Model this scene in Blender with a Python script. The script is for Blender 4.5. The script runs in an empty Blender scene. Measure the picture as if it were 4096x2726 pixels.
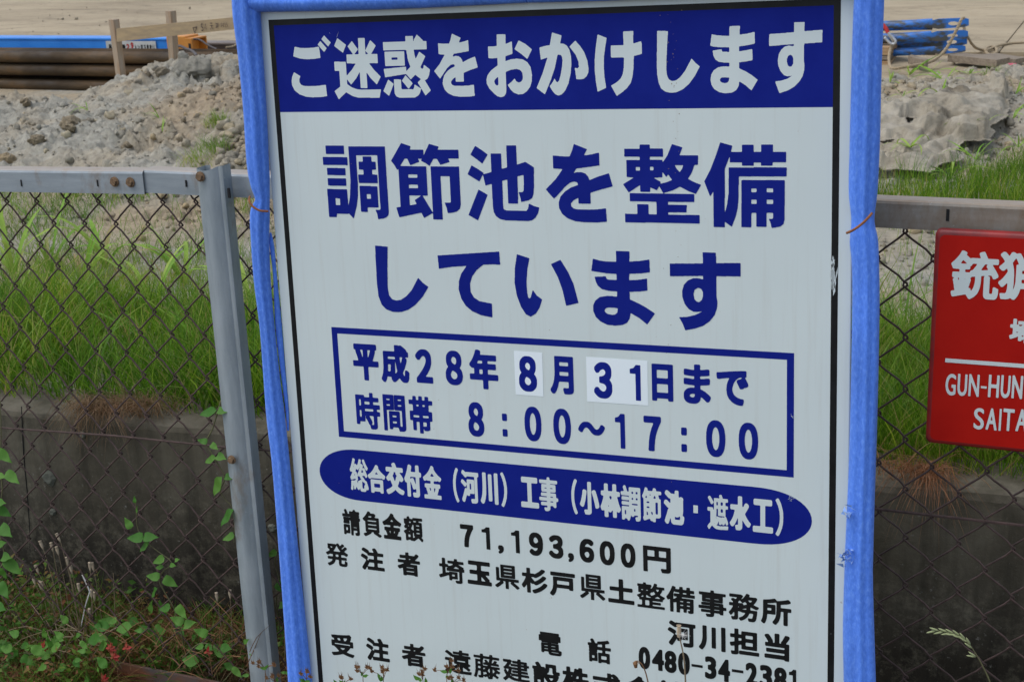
import bpy, math, random
import numpy as np
from mathutils import Vector, Matrix
random.seed(7); rng = np.random.default_rng(11)
sc = bpy.context.scene
col = sc.collection

# ---------------------------------------------------------------- camera, sky, sun, exposure
F = 5863.37; CX, CY = 2048., 1363.           # focal length and centre of a 4096 px wide frame
CAMZ = 1.72
def _rot(rx, ry, rz):
    X = np.array([[1,0,0],[0,math.cos(rx),-math.sin(rx)],[0,math.sin(rx),math.cos(rx)]])
    Y = np.array([[math.cos(ry),0,math.sin(ry)],[0,1,0],[-math.sin(ry),0,math.cos(ry)]])
    Z = np.array([[math.cos(rz),-math.sin(rz),0],[math.sin(rz),math.cos(rz),0],[0,0,1]])
    return Z@X@Y
RS = _rot(0.2288017631, 0.4122454318, -0.0413144222)
TS = np.array([-0.4540502547, -0.597772847, 2.7318294711])
_p, _r = math.radians(17.5), math.radians(2.4)
_D = F/math.tan(_p); _dn = np.array([_D*math.sin(_r), _D*math.cos(_r), F]); _dn /= np.linalg.norm(_dn); _up = -_dn
_X = RS[:,0]-_up*(RS[:,0]@_up); _X /= np.linalg.norm(_X); _Y = np.cross(_up, _X)
B = np.array([_X, _Y, _up]); C0 = np.array([0, 0, CAMZ])
def ray(u, v): return B@np.array([(u-CX)/F, (v-CY)/F, 1.])
def atY(u, v, y): q = ray(u, v); return C0+q*(y/q[1])
def atZ(u, v, z): q = ray(u, v); return C0+q*((z-CAMZ)/q[2])
def pix(P): q = B.T@(np.asarray(P)-C0); return CX+F*q[0]/q[2], CY+F*q[1]/q[2]
def onsign(u, v):
    q = np.array([(u-CX)/F, (v-CY)/F, 1.]); n = RS[:,2]; t = (TS@n)/(q@n); P = RS.T@(q*t-TS); return P[0], P[1]

cam = bpy.data.cameras.new('camera'); cam.sensor_width = 23.5; cam.lens = F/4096*23.5
cam.clip_start = 0.05; cam.clip_end = 1000
cam.dof.use_dof = True; cam.dof.focus_distance = 2.75; cam.dof.aperture_fstop = 13
co = bpy.data.objects.new('camera', cam); col.objects.link(co)
M = Matrix.Identity(4)
for i in range(3):
    M[i][0] = B[i][0]; M[i][1] = -B[i][1]; M[i][2] = -B[i][2]; M[i][3] = C0[i]
co.matrix_world = M; sc.camera = co

SUN_EL, SUN_AZ = math.radians(62), math.radians(-125)      # azimuth from +Y towards +X
w = bpy.data.worlds.new('World'); sc.world = w; w.use_nodes = True
nt = w.node_tree; bg = nt.nodes['Background']
sky = nt.nodes.new('ShaderNodeTexSky'); sky.sky_type = 'NISHITA'; sky.sun_disc = False
sky.sun_elevation = SUN_EL; sky.sun_rotation = SUN_AZ; sky.air_density = 1.0; sky.dust_density = 1.6; sky.ozone_density = 1.0
hs = nt.nodes.new('ShaderNodeHueSaturation'); hs.inputs['Saturation'].default_value = 0.62
nt.links.new(sky.outputs[0], hs.inputs['Color']); nt.links.new(hs.outputs[0], bg.inputs['Color'])
bg.inputs['Strength'].default_value = 0.13
sl = bpy.data.lights.new('sun', 'SUN'); sl.energy = .9; sl.angle = math.radians(50); sl.color = (1, .975, .94)
so = bpy.data.objects.new('sun', sl); col.objects.link(so)
so.rotation_euler = Vector((math.sin(SUN_AZ)*math.cos(SUN_EL), math.cos(SUN_AZ)*math.cos(SUN_EL), math.sin(SUN_EL))).to_track_quat('Z', 'Y').to_euler()
sc.view_settings.view_transform = 'Standard'; sc.view_settings.look = 'None'
sc.view_settings.exposure = 0.66; sc.view_settings.gamma = 1

# ---------------------------------------------------------------- helpers
def mesh_np(name, V, Fc, smooth=False):
    me = bpy.data.meshes.new(name)
    if isinstance(Fc, np.ndarray):
        V = np.asarray(V, dtype=np.float32); n, k = Fc.shape
        me.vertices.add(len(V)); me.vertices.foreach_set('co', V.ravel())
        me.loops.add(n*k); me.loops.foreach_set('vertex_index', Fc.ravel().astype(np.int32))
        me.polygons.add(n); me.polygons.foreach_set('loop_start', np.arange(0, n*k, k, dtype=np.int32))
        me.polygons.foreach_set('loop_total', np.full(n, k, dtype=np.int32))
        me.update(calc_edges=True)
    else:
        me.from_pydata([tuple(map(float, v)) for v in V], [], Fc); me.update()
    if smooth: me.polygons.foreach_set('use_smooth', [True]*len(me.polygons))
    return me
def link(name, me, mat, parent=None, loc=None, rot=None, scale=None):
    o = bpy.data.objects.new(name, me); col.objects.link(o)
    if mat is not None and me is not None and not me.materials: me.materials.append(mat)
    if parent is not None: o.parent = parent
    if loc is not None: o.location = [float(a) for a in loc]
    if rot is not None: o.rotation_euler = rot
    if scale is not None: o.scale = (scale,)*3 if isinstance(scale, (int, float)) else scale
    return o
def tag(o, label, cat, group=None, kind=None):
    o['label'] = label
    if cat: o['category'] = cat
    if group: o['group'] = group
    if kind: o['kind'] = kind
    return o
def struct(o): o['kind'] = 'structure'; return o
def thing(name, label, cat, loc=(0,0,0), group=None):
    return tag(link(name, None, None, loc=loc), label, cat, group)
class MB:
    def __init__(s): s.v = []; s.f = []
    def add(s, V, Fc):
        b = len(s.v); s.v += [tuple(map(float, p)) for p in V]; s.f += [tuple(i+b for i in f) for f in Fc]
    def box(s, a, b):
        x0,y0,z0 = a; x1,y1,z1 = b
        s.add([(x0,y0,z0),(x1,y0,z0),(x1,y1,z0),(x0,y1,z0),(x0,y0,z1),(x1,y0,z1),(x1,y1,z1),(x0,y1,z1)],
              [(0,3,2,1),(4,5,6,7),(0,1,5,4),(1,2,6,5),(2,3,7,6),(3,0,4,7)])
    def tube(s, P, r, n=8, cap=True):
        P = [np.asarray(p, float) for p in P]; R = r if hasattr(r, '__len__') else [r]*len(P)
        rings = []; ref = None
        for i, p in enumerate(P):
            d = P[min(i+1, len(P)-1)]-P[max(i-1, 0)]; d = d/(np.linalg.norm(d)+1e-12)
            if ref is None: ref = np.array([0,0,1.]) if abs(d[2]) < .9 else np.array([1.,0,0])
            a = ref-d*(ref@d); a /= np.linalg.norm(a); ref = a; b = np.cross(d, a)
            rings.append([p+R[i]*(math.cos(t)*a+math.sin(t)*b) for t in np.linspace(0, 2*math.pi, n, endpoint=False)])
        V = [q for rg in rings for q in rg]; Fc = []
        for i in range(len(P)-1):
            for j in range(n):
                k = (j+1) % n; Fc.append((i*n+j, i*n+k, (i+1)*n+k, (i+1)*n+j))
        if cap: Fc += [tuple(range(n))[::-1], tuple((len(P)-1)*n+j for j in range(n))]
        s.add(V, Fc)
    def extrude(s, poly, z0, z1, f=None):
        n = len(poly); f = f or (lambda x, y, z: (x, y, z))
        V = [f(x, y, z0) for x, y in poly]+[f(x, y, z1) for x, y in poly]
        s.add(V, [tuple(range(n))[::-1], tuple(range(n, 2*n))]+[(i, (i+1) % n, n+(i+1) % n, n+i) for i in range(n)])
    def mesh(s, name, smooth=False): return mesh_np(name, s.v, s.f, smooth)
def bevel(o, w=.003, seg=2):
    m = o.modifiers.new('bevel', 'BEVEL'); m.width = w; m.segments = seg; m.limit_method = 'ANGLE'; return o
def spline(P, n=40):
    P = np.asarray(P, float); t = np.linspace(0, len(P)-1, n); out = []
    for u in t:
        i = min(int(u), len(P)-2); f = u-i
        p0, p1, p2, p3 = P[max(i-1,0)], P[i], P[i+1], P[min(i+2, len(P)-1)]
        out.append(.5*((2*p1)+(-p0+p2)*f+(2*p0-5*p1+4*p2-p3)*f*f+(-p0+3*p1-3*p2+p3)*f**3))
    return out

# ---- numpy noise
def _h(ix, iy, s):
    n = (ix.astype(np.int64)*374761393+iy.astype(np.int64)*668265263+s*1442695041) & 0xffffffff
    n = ((n ^ (n >> 13))*1274126177) & 0xffffffff; n = n ^ (n >> 16); return (n & 0xffffff)/float(0xffffff)
def vnoise(x, y, s=0):
    ix, iy = np.floor(x), np.floor(y); fx, fy = x-ix, y-iy; fx = fx*fx*(3-2*fx); fy = fy*fy*(3-2*fy)
    a, b, c, d = _h(ix,iy,s), _h(ix+1,iy,s), _h(ix,iy+1,s), _h(ix+1,iy+1,s)
    return (a*(1-fx)+b*fx)*(1-fy)+(c*(1-fx)+d*fx)*fy
def fbm(x, y, o=4, s=0):
    r = 0; a = .5; t = 0
    for i in range(o): r = r+a*vnoise(x*2**i+i*17.3, y*2**i-i*9.1, s+i); t += a; a *= .5
    return r/t
def worley(x, y, s=0):
    ix, iy = np.floor(x), np.floor(y); f1 = np.full(np.shape(x), 9.); f2 = f1.copy(); hh = np.zeros(np.shape(x))
    for dx in (-1,0,1):
        for dy in (-1,0,1):
            cx, cy = ix+dx, iy+dy; d = np.hypot(cx+_h(cx,cy,s)-x, cy+_h(cx,cy,s+5)-y)
            m = d < f1; f2 = np.where(m, f1, np.minimum(f2, d)); hh = np.where(m, _h(cx,cy,s+9), hh); f1 = np.where(m, d, f1)
    return f1, f2, hh
def facets(u, v, seed):
    ix, iy = np.floor(u), np.floor(v); best = np.full(u.shape, 9.); H_ = np.zeros(u.shape)
    for dx in (-1,0,1):
        for dy in (-1,0,1):
            cx_, cy_ = ix+dx, iy+dy; px_, py_ = cx_+_h(cx_,cy_,seed), cy_+_h(cx_,cy_,seed+5); d = np.hypot(px_-u, py_-v); m = d < best
            hh_ = (_h(cx_,cy_,seed+9)-.5)*1.9*(u-px_)+(_h(cx_,cy_,seed+13)-.5)*1.9*(v-py_)+.35*_h(cx_,cy_,seed+17); H_ = np.where(m, hh_, H_); best = np.where(m, d, best)
    return H_
def sstep(a, b, x): t = np.clip((x-a)/(b-a), 0, 1); return t*t*(3-2*t)

# ---------------------------------------------------------------- materials
def mat(name, colr, rough=.7, metal=0., spec=.5):
    m = bpy.data.materials.new(name); m.use_nodes = True; b = m.node_tree.nodes['Principled BSDF']
    b.inputs['Base Color'].default_value = (*colr, 1); b.inputs['Roughness'].default_value = rough
    b.inputs['Metallic'].default_value = metal; b.inputs['Specular IOR Level'].default_value = spec
    return m
class NG:
    def __init__(s, m): s.m = m; s.t = m.node_tree; s.b = s.t.nodes['Principled BSDF']; s._c = None
    def n(s, k, **a):
        x = s.t.nodes.new(k)
        for q, v in a.items(): setattr(x, q, v)
        return x
    def set(s, sock, v):
        if hasattr(v, 'links') or hasattr(v, 'is_linked'): s.t.links.new(v, sock)
        else: sock.default_value = v
    def co(s, sc_=(1,1,1), obj=True, rot=(0,0,0)):
        if s._c is None: s._c = s.n('ShaderNodeTexCoord')
        mp = s.n('ShaderNodeMapping'); mp.inputs['Scale'].default_value = sc_; mp.inputs['Rotation'].default_value = rot
        s.t.links.new(s._c.outputs['Object'], mp.inputs[0]); return mp.outputs[0]
    def noise(s, scale, detail=4, rough=.6, vec=None, dist=0):
        x = s.n('ShaderNodeTexNoise'); x.inputs['Scale'].default_value = scale; x.inputs['Detail'].default_value = detail
        x.inputs['Roughness'].default_value = rough; x.inputs['Distortion'].default_value = dist
        s.t.links.new(vec if vec is not None else s.co(), x.inputs['Vector']); return x.outputs['Fac']
    def ramp(s, fac, stops, interp='LINEAR'):
        r = s.n('ShaderNodeValToRGB'); r.color_ramp.interpolation = interp; e = r.color_ramp.elements
        while len(e) < len(stops): e.new(.5)
        for i, (p, c) in enumerate(stops): e[i].position = p; e[i].color = (*c, 1) if len(c) == 3 else c
        s.t.links.new(fac, r.inputs[0]); return r.outputs[0]
    def mix(s, f, a, b, mode='MIX'):
        x = s.n('ShaderNodeMix', data_type='RGBA', blend_type=mode)
        s.set(x.inputs[0], f); s.set(x.inputs[6], a if not isinstance(a, tuple) else (*a[:3], 1)); s.set(x.inputs[7], b if not isinstance(b, tuple) else (*b[:3], 1))
        return x.outputs[2]
    def bump(s, h, strength=.4, dist=.01, prev=None):
        x = s.n('ShaderNodeBump'); x.inputs['Strength'].default_value = strength; x.inputs['Distance'].default_value = dist
        s.t.links.new(h, x.inputs['Height'])
        if prev is not None: s.t.links.new(prev, x.inputs['Normal'])
        s.t.links.new(x.outputs[0], s.b.inputs['Normal']); return x.outputs[0]
    def color(s, c): s.t.links.new(c, s.b.inputs['Base Color'])
    def rough(s, c): s.t.links.new(c, s.b.inputs['Roughness'])
def g3(v): return (v, v, v)

def m_noisy(name, a, b, scale=20, rough=.7, bump=.2, bd=.003, detail=5, sc3=(1,1,1), lo=.35, hi=.65, bscale=None, spec=.5, metal=0):
    m = mat(name, a, rough, metal, spec); g = NG(m)
    n = g.noise(scale, detail, .6, g.co(sc3)); g.color(g.ramp(n, [(lo, a), (hi, b)]))
    if bump: g.bump(g.noise(bscale or scale*3, 5, .65), bump, bd)
    return m

def soil_mat():
    m = mat('soil', (.3,.27,.22), .95, 0, .2); g = NG(m)
    c1 = g.ramp(g.noise(1.6, 5, .6), [(.42, (.365,.345,.285)), (.62, (.38,.31,.21))])
    sp = g.n('ShaderNodeVectorMath', operation='DISTANCE'); g.t.links.new(g.co((1,1,0)), sp.inputs[0]); sp.inputs[1].default_value = (-4.05, 6.0, 0)
    ad = g.n('ShaderNodeMath', operation='ADD'); g.t.links.new(sp.outputs['Value'], ad.inputs[0]); g.t.links.new(g.noise(4, 5, .7), ad.inputs[1])
    c1 = g.mix(g.ramp(ad.outputs[0], [(.95, g3(1)), (1.0, g3(.0))]) if False else g.ramp(ad.outputs[0], [(.70, g3(.9)), (.98, g3(0))]), c1, (.35,.275,.185))
    c2 = g.ramp(g.noise(28, 6, .7), [(.3, g3(.62)), (.55, g3(1.0)), (.75, g3(1.2))])
    c = g.mix(1.0, c1, c2, 'MULTIPLY')
    geo = g.n('ShaderNodeNewGeometry')
    rp = g.ramp(geo.outputs['Random Per Island'], [(0, g3(.9)), (.75, g3(1.05)), (1, (1.2,1.1,.9))])
    g.color(g.mix(1.0, c, rp, 'MULTIPLY'))
    b1 = g.bump(g.noise(45, 6, .75), .8, .012); g.bump(g.noise(160, 4, .7), .6, .004, b1)
    return m
def sand_mat():
    m = mat('sandy ground', (.4,.32,.22), .95, 0, .2); g = NG(m)
    s1 = g.noise(.55, 8, .68, g.co((.6, 1.3, 1), rot=(0,0,.08)), 1.0)
    c = g.ramp(s1, [(.3, (.24,.19,.125)), (.45, (.35,.285,.19)), (.6, (.41,.335,.225)), (.75, (.31,.245,.155))])
    s2 = g.noise(1.6, 9, .72, g.co((.7, 1.6, 1), rot=(0,0,-.1)), 1.4)
    c = g.mix(1.0, c, g.ramp(s2, [(.34, g3(.70)), (.46, g3(1.0)), (.7, g3(1.08))]), 'MULTIPLY')
    s3 = g.noise(9, 6, .75); c = g.mix(1.0, c, g.ramp(s3, [(.30, g3(.5)), (.42, g3(1.0))]), 'MULTIPLY')
    g.color(c); b = g.bump(s2, .5, .03); g.bump(s3, .5, .01, b); return m
def concrete_mat():
    m = mat('stained concrete', (.1,.09,.075), .9, 0, .25); g = NG(m)
    base = g.ramp(g.noise(2.2, 6, .65), [(.32, (.058,.050,.034)), (.5, (.105,.092,.064)), (.66, (.165,.148,.108))])
    sep = g.n('ShaderNodeSeparateXYZ'); g.t.links.new(g.co(), sep.inputs[0])
    # old damp growth creeping up from the gutter
    mr = g.n('ShaderNodeMapRange'); mr.inputs[1].default_value = .40; mr.inputs[2].default_value = .08; g.t.links.new(sep.outputs[2], mr.inputs[0])
    nz = g.noise(22, 8, .8); ad = g.n('ShaderNodeMath', operation='MULTIPLY'); g.t.links.new(mr.outputs[0], ad.inputs[0])
    rr = g.ramp(nz, [(.36, g3(0)), (.52, g3(1))]); g.t.links.new(rr, ad.inputs[1])
    am = g.n('ShaderNodeMath', operation='MULTIPLY'); g.t.links.new(ad.outputs[0], am.inputs[0]); am.inputs[1].default_value = .9; c = g.mix(am.outputs[0], base, (.022,.018,.013))
    st = g.noise(6, 4, .6, g.co((3, 3, .35))); c = g.mix(1.0, c, g.ramp(st, [(.35, g3(.6)), (.55, g3(1.05))]), 'MULTIPLY')
    sp = g.noise(70, 3, .8); c = g.mix(g.ramp(sp, [(.64, g3(0)), (.73, g3(.65))]), c, (.24,.23,.20))
    # paler tone blended in towards the top edge
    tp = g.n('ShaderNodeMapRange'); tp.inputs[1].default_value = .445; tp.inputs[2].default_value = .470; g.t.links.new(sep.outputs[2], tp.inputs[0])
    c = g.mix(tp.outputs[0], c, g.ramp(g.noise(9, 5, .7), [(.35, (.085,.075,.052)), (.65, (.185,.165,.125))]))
    g.color(c); g.bump(g.noise(60, 6, .7), .5, .006); return m
def grass_mat(name, stops, rough=.6):
    m = mat(name, (.1,.2,.03), rough, 0, .3); g = NG(m); geo = g.n('ShaderNodeNewGeometry')
    c = g.ramp(geo.outputs['Random Per Island'], stops)
    n = g.noise(3.0, 5, .6); c = g.mix(1.0, c, g.ramp(n, [(.36, (.62,.74,.7)), (.5, (1,1,1)), (.64, (1.45,1.15,1.1))]), 'MULTIPLY')
    g.color(c)
    tr = g.n('ShaderNodeBsdfTranslucent'); g.t.links.new(c, tr.inputs[0]); mx = g.n('ShaderNodeMixShader'); mx.inputs[0].default_value = .45
    out = g.t.nodes['Material Output']; g.t.links.new(g.b.outputs[0], mx.inputs[1]); g.t.links.new(tr.outputs[0], mx.inputs[2]); g.t.links.new(mx.outputs[0], out.inputs[0])
    return m
def leaf_mat(name, a, b, under=None):
    m = mat(name, a, .55, 0, .25); g = NG(m); oi = g.n('ShaderNodeObjectInfo')
    c = g.ramp(oi.outputs['Random'], [(0, a), (1, b)]); n = g.noise(40, 3); c = g.mix(1.0, c, g.ramp(n, [(.3, g3(.85)), (.7, g3(1.1))]), 'MULTIPLY')
    g.color(c); tr = g.n('ShaderNodeBsdfTranslucent'); g.t.links.new(c, tr.inputs[0]); mx = g.n('ShaderNodeMixShader'); mx.inputs[0].default_value = .3
    out = g.t.nodes['Material Output']; g.t.links.new(g.b.outputs[0], mx.inputs[1]); g.t.links.new(tr.outputs[0], mx.inputs[2]); g.t.links.new(mx.outputs[0], out.inputs[0])
    return m
def galv_mat(name, a, b, rust, amt=.6, sc3=(1,1,.15)):
    m = mat(name, a, .5, .25, .5); g = NG(m)
    c = g.ramp(g.noise(26, 6, .65, g.co(sc3)), [(.3, a), (.68, b)])
    r = g.ramp(g.noise(9, 7, .7, g.co((1, 1, .45))), [(amt, g3(0)), (amt+.14, g3(.75))])
    c = g.mix(r, c, rust); g.color(c)
    gn = g.n('ShaderNodeNewGeometry'); sz = g.n('ShaderNodeSeparateXYZ'); g.t.links.new(gn.outputs['Normal'], sz.inputs[0])
    c = g.mix(g.ramp(sz.outputs[2], [(.75, g3(0)), (.95, g3(.75))]), c, (.36,.28,.20))
    sp = g.noise(140, 3, .6); c2 = g.mix(g.ramp(sp, [(.66, g3(0)), (.72, g3(.4))]), c, (.45,.47,.48)); g.color(c2)
    g.rough(g.ramp(g.noise(30, 4), [(.3, g3(.42)), (.7, g3(.68))])); g.bump(g.noise(90, 4), .12, .002); return m
MT = {}
MT['soil'] = soil_mat(); MT['sand'] = sand_mat()
def clod_mat():
    m = mat('clay clod', (.3,.25,.18), .95, 0, .2); g = NG(m); oi = g.n('ShaderNodeObjectInfo')
    c = g.ramp(oi.outputs['Random'], [(0, (.36,.34,.28)), (.45, (.36,.29,.19)), (.8, (.38,.31,.21)), (1, (.46,.35,.21))]); n = g.noise(22, 6, .75); c = g.mix(1.0, c, g.ramp(n, [(.3, g3(.75)), (.55, g3(1)), (.75, g3(1.2))]), 'MULTIPLY'); g.color(c)
    b = g.bump(g.noise(26, 6, .8), 1.0, .03); g.bump(g.noise(90, 4, .7), .7, .008, b); return m
MT['clod'] = clod_mat(); MT['concrete'] = concrete_mat()
MT['galv'] = galv_mat('galvanised steel', (.22,.26,.275), (.385,.43,.445), (.22,.16,.10), .55)
MT['galv_rail'] = galv_mat('galvanised rail', (.23,.265,.285), (.38,.42,.44), (.22,.15,.09), .53, (.15,1,1))
MT['galv_brown'] = galv_mat('weathered rail', (.20,.18,.145), (.35,.325,.28), (.20,.13,.07), .44, (.15,1,1))
MT['wire'] = m_noisy('rusty wire', (.042,.025,.020), (.088,.052,.043), 60, .8, .3, .001)
MT['rust'] = m_noisy('orange rust', (.20,.07,.025), (.32,.12,.04), 90, .85, .4, .001)
MT['bolt'] = m_noisy('rusty bolt', (.13,.08,.04), (.26,.16,.085), 120, .8, .4, .001)
MT['rust_plate'] = m_noisy('rusted steel strip', (.07,.075,.075), (.17,.065,.03), 14, .8, .3, .002)
MT['slot'] = mat('slot shadow', (.01,.01,.01), .9)
def board_mat():
    m = mat('sign white', (.66,.70,.71), .42, 0, .3); g = NG(m)
    c = g.ramp(g.noise(3.5, 4, .5), [(.3, (.615,.685,.665)), (.7, (.65,.72,.695))])
    sp = g.noise(75, 2, .5); c = g.mix(g.ramp(sp, [(.77, g3(0)), (.79, g3(.5))]), c, (.35,.28,.2))
    st = g.noise(5, 6, .7, g.co((14, .5, 1))); c = g.mix(g.ramp(st, [(.52, g3(0)), (.72, g3(.16))]), c, (.42,.38,.30))
    g.color(c); g.rough(g.ramp(g.noise(8, 4), [(.3, g3(.34)), (.7, g3(.50))])); g.bump(g.noise(2.2, 2, .5), .12, .02); return m
MT['board'] = board_mat()
MT['navy'] = m_noisy('navy print', (.006,.014,.20), (.008,.018,.225), 12, .5, 0, spec=.07)
MT['black'] = m_noisy('black print', (.006,.0065,.0065), (.012,.012,.012), 30, .45, 0, spec=.2)
MT['white_print'] = m_noisy('white print', (.62,.69,.675), (.65,.72,.70), 12, .4, 0)
MT['patch'] = m_noisy('paper patch', (.80,.88,.90), (.84,.91,.93), 6, .35, 0)
def foam_mat():
    m = mat('blue foam', (.08,.19,.62), .95, 0, .15); g = NG(m)
    n = g.noise(150, 3, .65, g.co((1.5, .7, 1))); n2 = g.noise(7, 4, .6, g.co((2.5, .6, 1)))
    c = g.ramp(n, [(.25, (.075,.20,.72)), (.52, (.105,.26,.86)), (.78, (.18,.37,.95))])
    g.color(g.mix(1.0, c, g.ramp(n2, [(.35, g3(.82)), (.65, g3(1.1))]), 'MULTIPLY')); g.bump(n, .5, .002)
    b = g.b; b.inputs['Sheen Weight'].default_value = .3; b.inputs['Sheen Tint'].default_value = (.5,.65,1,1); return m
MT['foam'] = foam_mat()
MT['torn'] = m_noisy('torn foam', (.18,.35,.75), (.35,.5,.85), 120, .95, .6, .004)
MT['red'] = m_noisy('red enamel', (.40,.006,.003), (.46,.009,.004), 10, .4, .05, .001, spec=.22)
MT['red_dark'] = m_noisy('weathered red rim', (.30,.012,.009), (.13,.012,.012), 18, .45, .1, .001)
MT['metal_back'] = mat('steel frame', (.25,.25,.25), .6, .3)
MT['timber'] = m_noisy('weathered timber', (.38,.28,.17), (.50,.36,.20), 7, .85, .4, .003, sc3=(1,8,8))
MT['stake'] = m_noisy('stake timber', (.33,.22,.13), (.38,.31,.23), 8, .85, .4, .003, sc3=(8,8,1))
MT['plank'] = m_noisy('grey planks', (.17,.13,.09), (.27,.22,.16), 8, .9, .4, .003, sc3=(1,8,8))
MT['lumber'] = m_noisy('lumber', (.30,.18,.09), (.42,.28,.15), 8, .9, .3, .003, sc3=(1,9,9))
MT['blue_paint'] = m_noisy('blue painted steel', (.015,.19,.62), (.03,.24,.70), 5, .4, .15, .002)
def worn_blue():
    m = mat('worn blue steel', (.03,.12,.3), .45); g = NG(m)
    c = g.ramp(g.noise(6, 6, .65, g.co((.4,1,1))), [(.30, (.012,.10,.36)), (.50, (.018,.15,.50)), (.57, (.05,.055,.05)), (.72, (.085,.06,.04))]); g.color(c); g.bump(g.noise(50,4), .2, .003); return m
MT['worn_blue'] = worn_blue()
MT['orange'] = m_noisy('orange painted steel', (.52,.19,.02), (.60,.25,.04), 12, .5, .2, .002)
def pipe_mat():
    m = mat('rusty pipe', (.07,.055,.04), .7, 0, .35); g = NG(m)
    c = g.ramp(g.noise(5, 6, .65, g.co((.35,1.5,1.5))), [(.3, (.024,.015,.007)), (.48, (.050,.030,.012)), (.60, (.095,.055,.022)), (.74, (.17,.07,.02))])
    g.color(c); g.rough(g.ramp(g.noise(9, 4), [(.3, g3(.55)), (.7, g3(.85))])); g.bump(g.noise(60, 4), .2, .003); return m
MT['pipe'] = pipe_mat()
MT['plate_label'] = m_noisy('dirty white plate', (.42,.42,.38), (.55,.54,.50), 14, .6, 0)
MT['steel_beam'] = m_noisy('grey steel beam', (.12,.10,.085), (.24,.20,.17), 8, .7, .2, .003, sc3=(.4,2,2))
MT['rope'] = m_noisy('rope', (.30,.23,.14), (.42,.33,.21), 120, .9, .6, .004)
MT['cable'] = mat('dark cable', (.05,.035,.03), .6)
MT['chrome'] = m_noisy('zinc hook', (.42,.43,.44), (.62,.62,.62), 40, .35, 0, metal=.7)
MT['red_strap'] = mat('red strap', (.5,.03,.03), .7)
def tarp_mat():
    m = mat('muddy sheet', (.4,.36,.29), .85, 0, .25); g = NG(m)
    c = g.ramp(g.noise(3.5, 7, .7), [(.32, (.13,.105,.07)), (.47, (.29,.255,.19)), (.66, (.41,.37,.295))])
    s = g.noise(18, 5, .75); c = g.mix(1.0, c, g.ramp(s, [(.3, g3(.7)), (.5, g3(1.02))]), 'MULTIPLY'); g.color(c)
    g.bump(g.noise(22, 6, .6, g.co((1,1.6,1)), 2.0), .45, .02); return m
MT['tarp'] = tarp_mat()
MT['grass'] = grass_mat('fine green grass', [(0, (.06,.16,.006)), (.45, (.120,.27,.012)), (.8, (.25,.40,.03)), (.93, (.36,.38,.09)), (1, (.38,.28,.12))])
MT['grass2'] = grass_mat('yellow green grass', [(0, (.12,.25,.02)), (.6, (.20,.34,.035)), (1, (.34,.36,.11))])
MT['broad'] = leaf_mat('broad grass leaf', (.17,.36,.030), (.36,.48,.09))
MT['dryblade'] = grass_mat('dry grass', [(0, (.17,.095,.045)), (.6, (.28,.17,.085)), (1, (.38,.26,.15))])
MT['vine'] = leaf_mat('vine leaf', (.05,.17,.018), (.12,.27,.04))
MT['stem'] = m_noisy('green brown stem', (.09,.08,.035), (.13,.13,.05), 50, .7, 0)
MT['litter'] = grass_mat('dead weed litter', [(0, (.09,.045,.02)), (.45, (.20,.10,.045)), (.8, (.32,.19,.09)), (1, (.12,.17,.03))])
MT['weed'] = grass_mat('small weed leaves', [(0, (.06,.15,.015)), (.7, (.11,.23,.03)), (.9, (.17,.22,.05)), (1, (.32,.10,.05))])
MT['drystalk'] = m_noisy('dry stalk', (.20,.14,.08), (.30,.23,.14), 60, .8, 0)
MT['pod'] = m_noisy('pale seed pod', (.45,.34,.22), (.66,.54,.39), 150, .8, .2, .001)
MT['redleaf'] = leaf_mat('reddened leaf', (.40,.03,.03), (.30,.09,.04))
MT['brownhead'] = m_noisy('brown seed head', (.14,.065,.025), (.24,.12,.045), 150, .8, 0)
MT['straw'] = mat('white straw', (.72,.70,.66), .6)
MT['earth'] = m_noisy('gutter earth', (.045,.032,.022), (.10,.075,.05), 14, .95, .8, .02)
MT['lichen'] = m_noisy('lichen', (.085,.088,.068), (.135,.14,.11), 60, .95, .8, .004)
MT['magenta'] = mat('pink marking', (.5,.08,.12), .8)

# ---------------------------------------------------------------- terrain
YARD = .42
def wall_dy(x): return -.02+.055*(np.clip(x, -4.5, 2.2)+1.95)          # the wall is not quite parallel to the fence
def wall_dz(x): return .012*(np.clip(x, -4.5, 2.2)+1.35)
def shifty(x, y): return y+wall_dy(x)*(1-sstep(3.0, 3.7, y))
_cr = []
for (u, v, yy) in ((-700,360,6.0),(0,372,6.1),(120,388,6.15),(230,402,6.2),(330,418,6.25),(360,405,6.3),(430,352,6.4),(480,322,6.5),(560,278,6.6),(640,238,6.7),(720,222,6.75),(800,200,6.8),(960,190,6.9),(1400,185,7.0),
                   (3200,300,7.4),(3540,292,7.6),(3700,292,7.8),(3850,272,8.0),(4000,252,8.2),(4100,248,8.3),(4500,250,8.4)):
    p = atY(u, v, yy); _cr.append((p[0], yy, p[2]-.035))
_cr.sort(); CRX = np.array([c[0] for c in _cr]); CRY = np.array([c[1] for c in _cr]); CRZ = np.array([c[2] for c in _cr])
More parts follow.
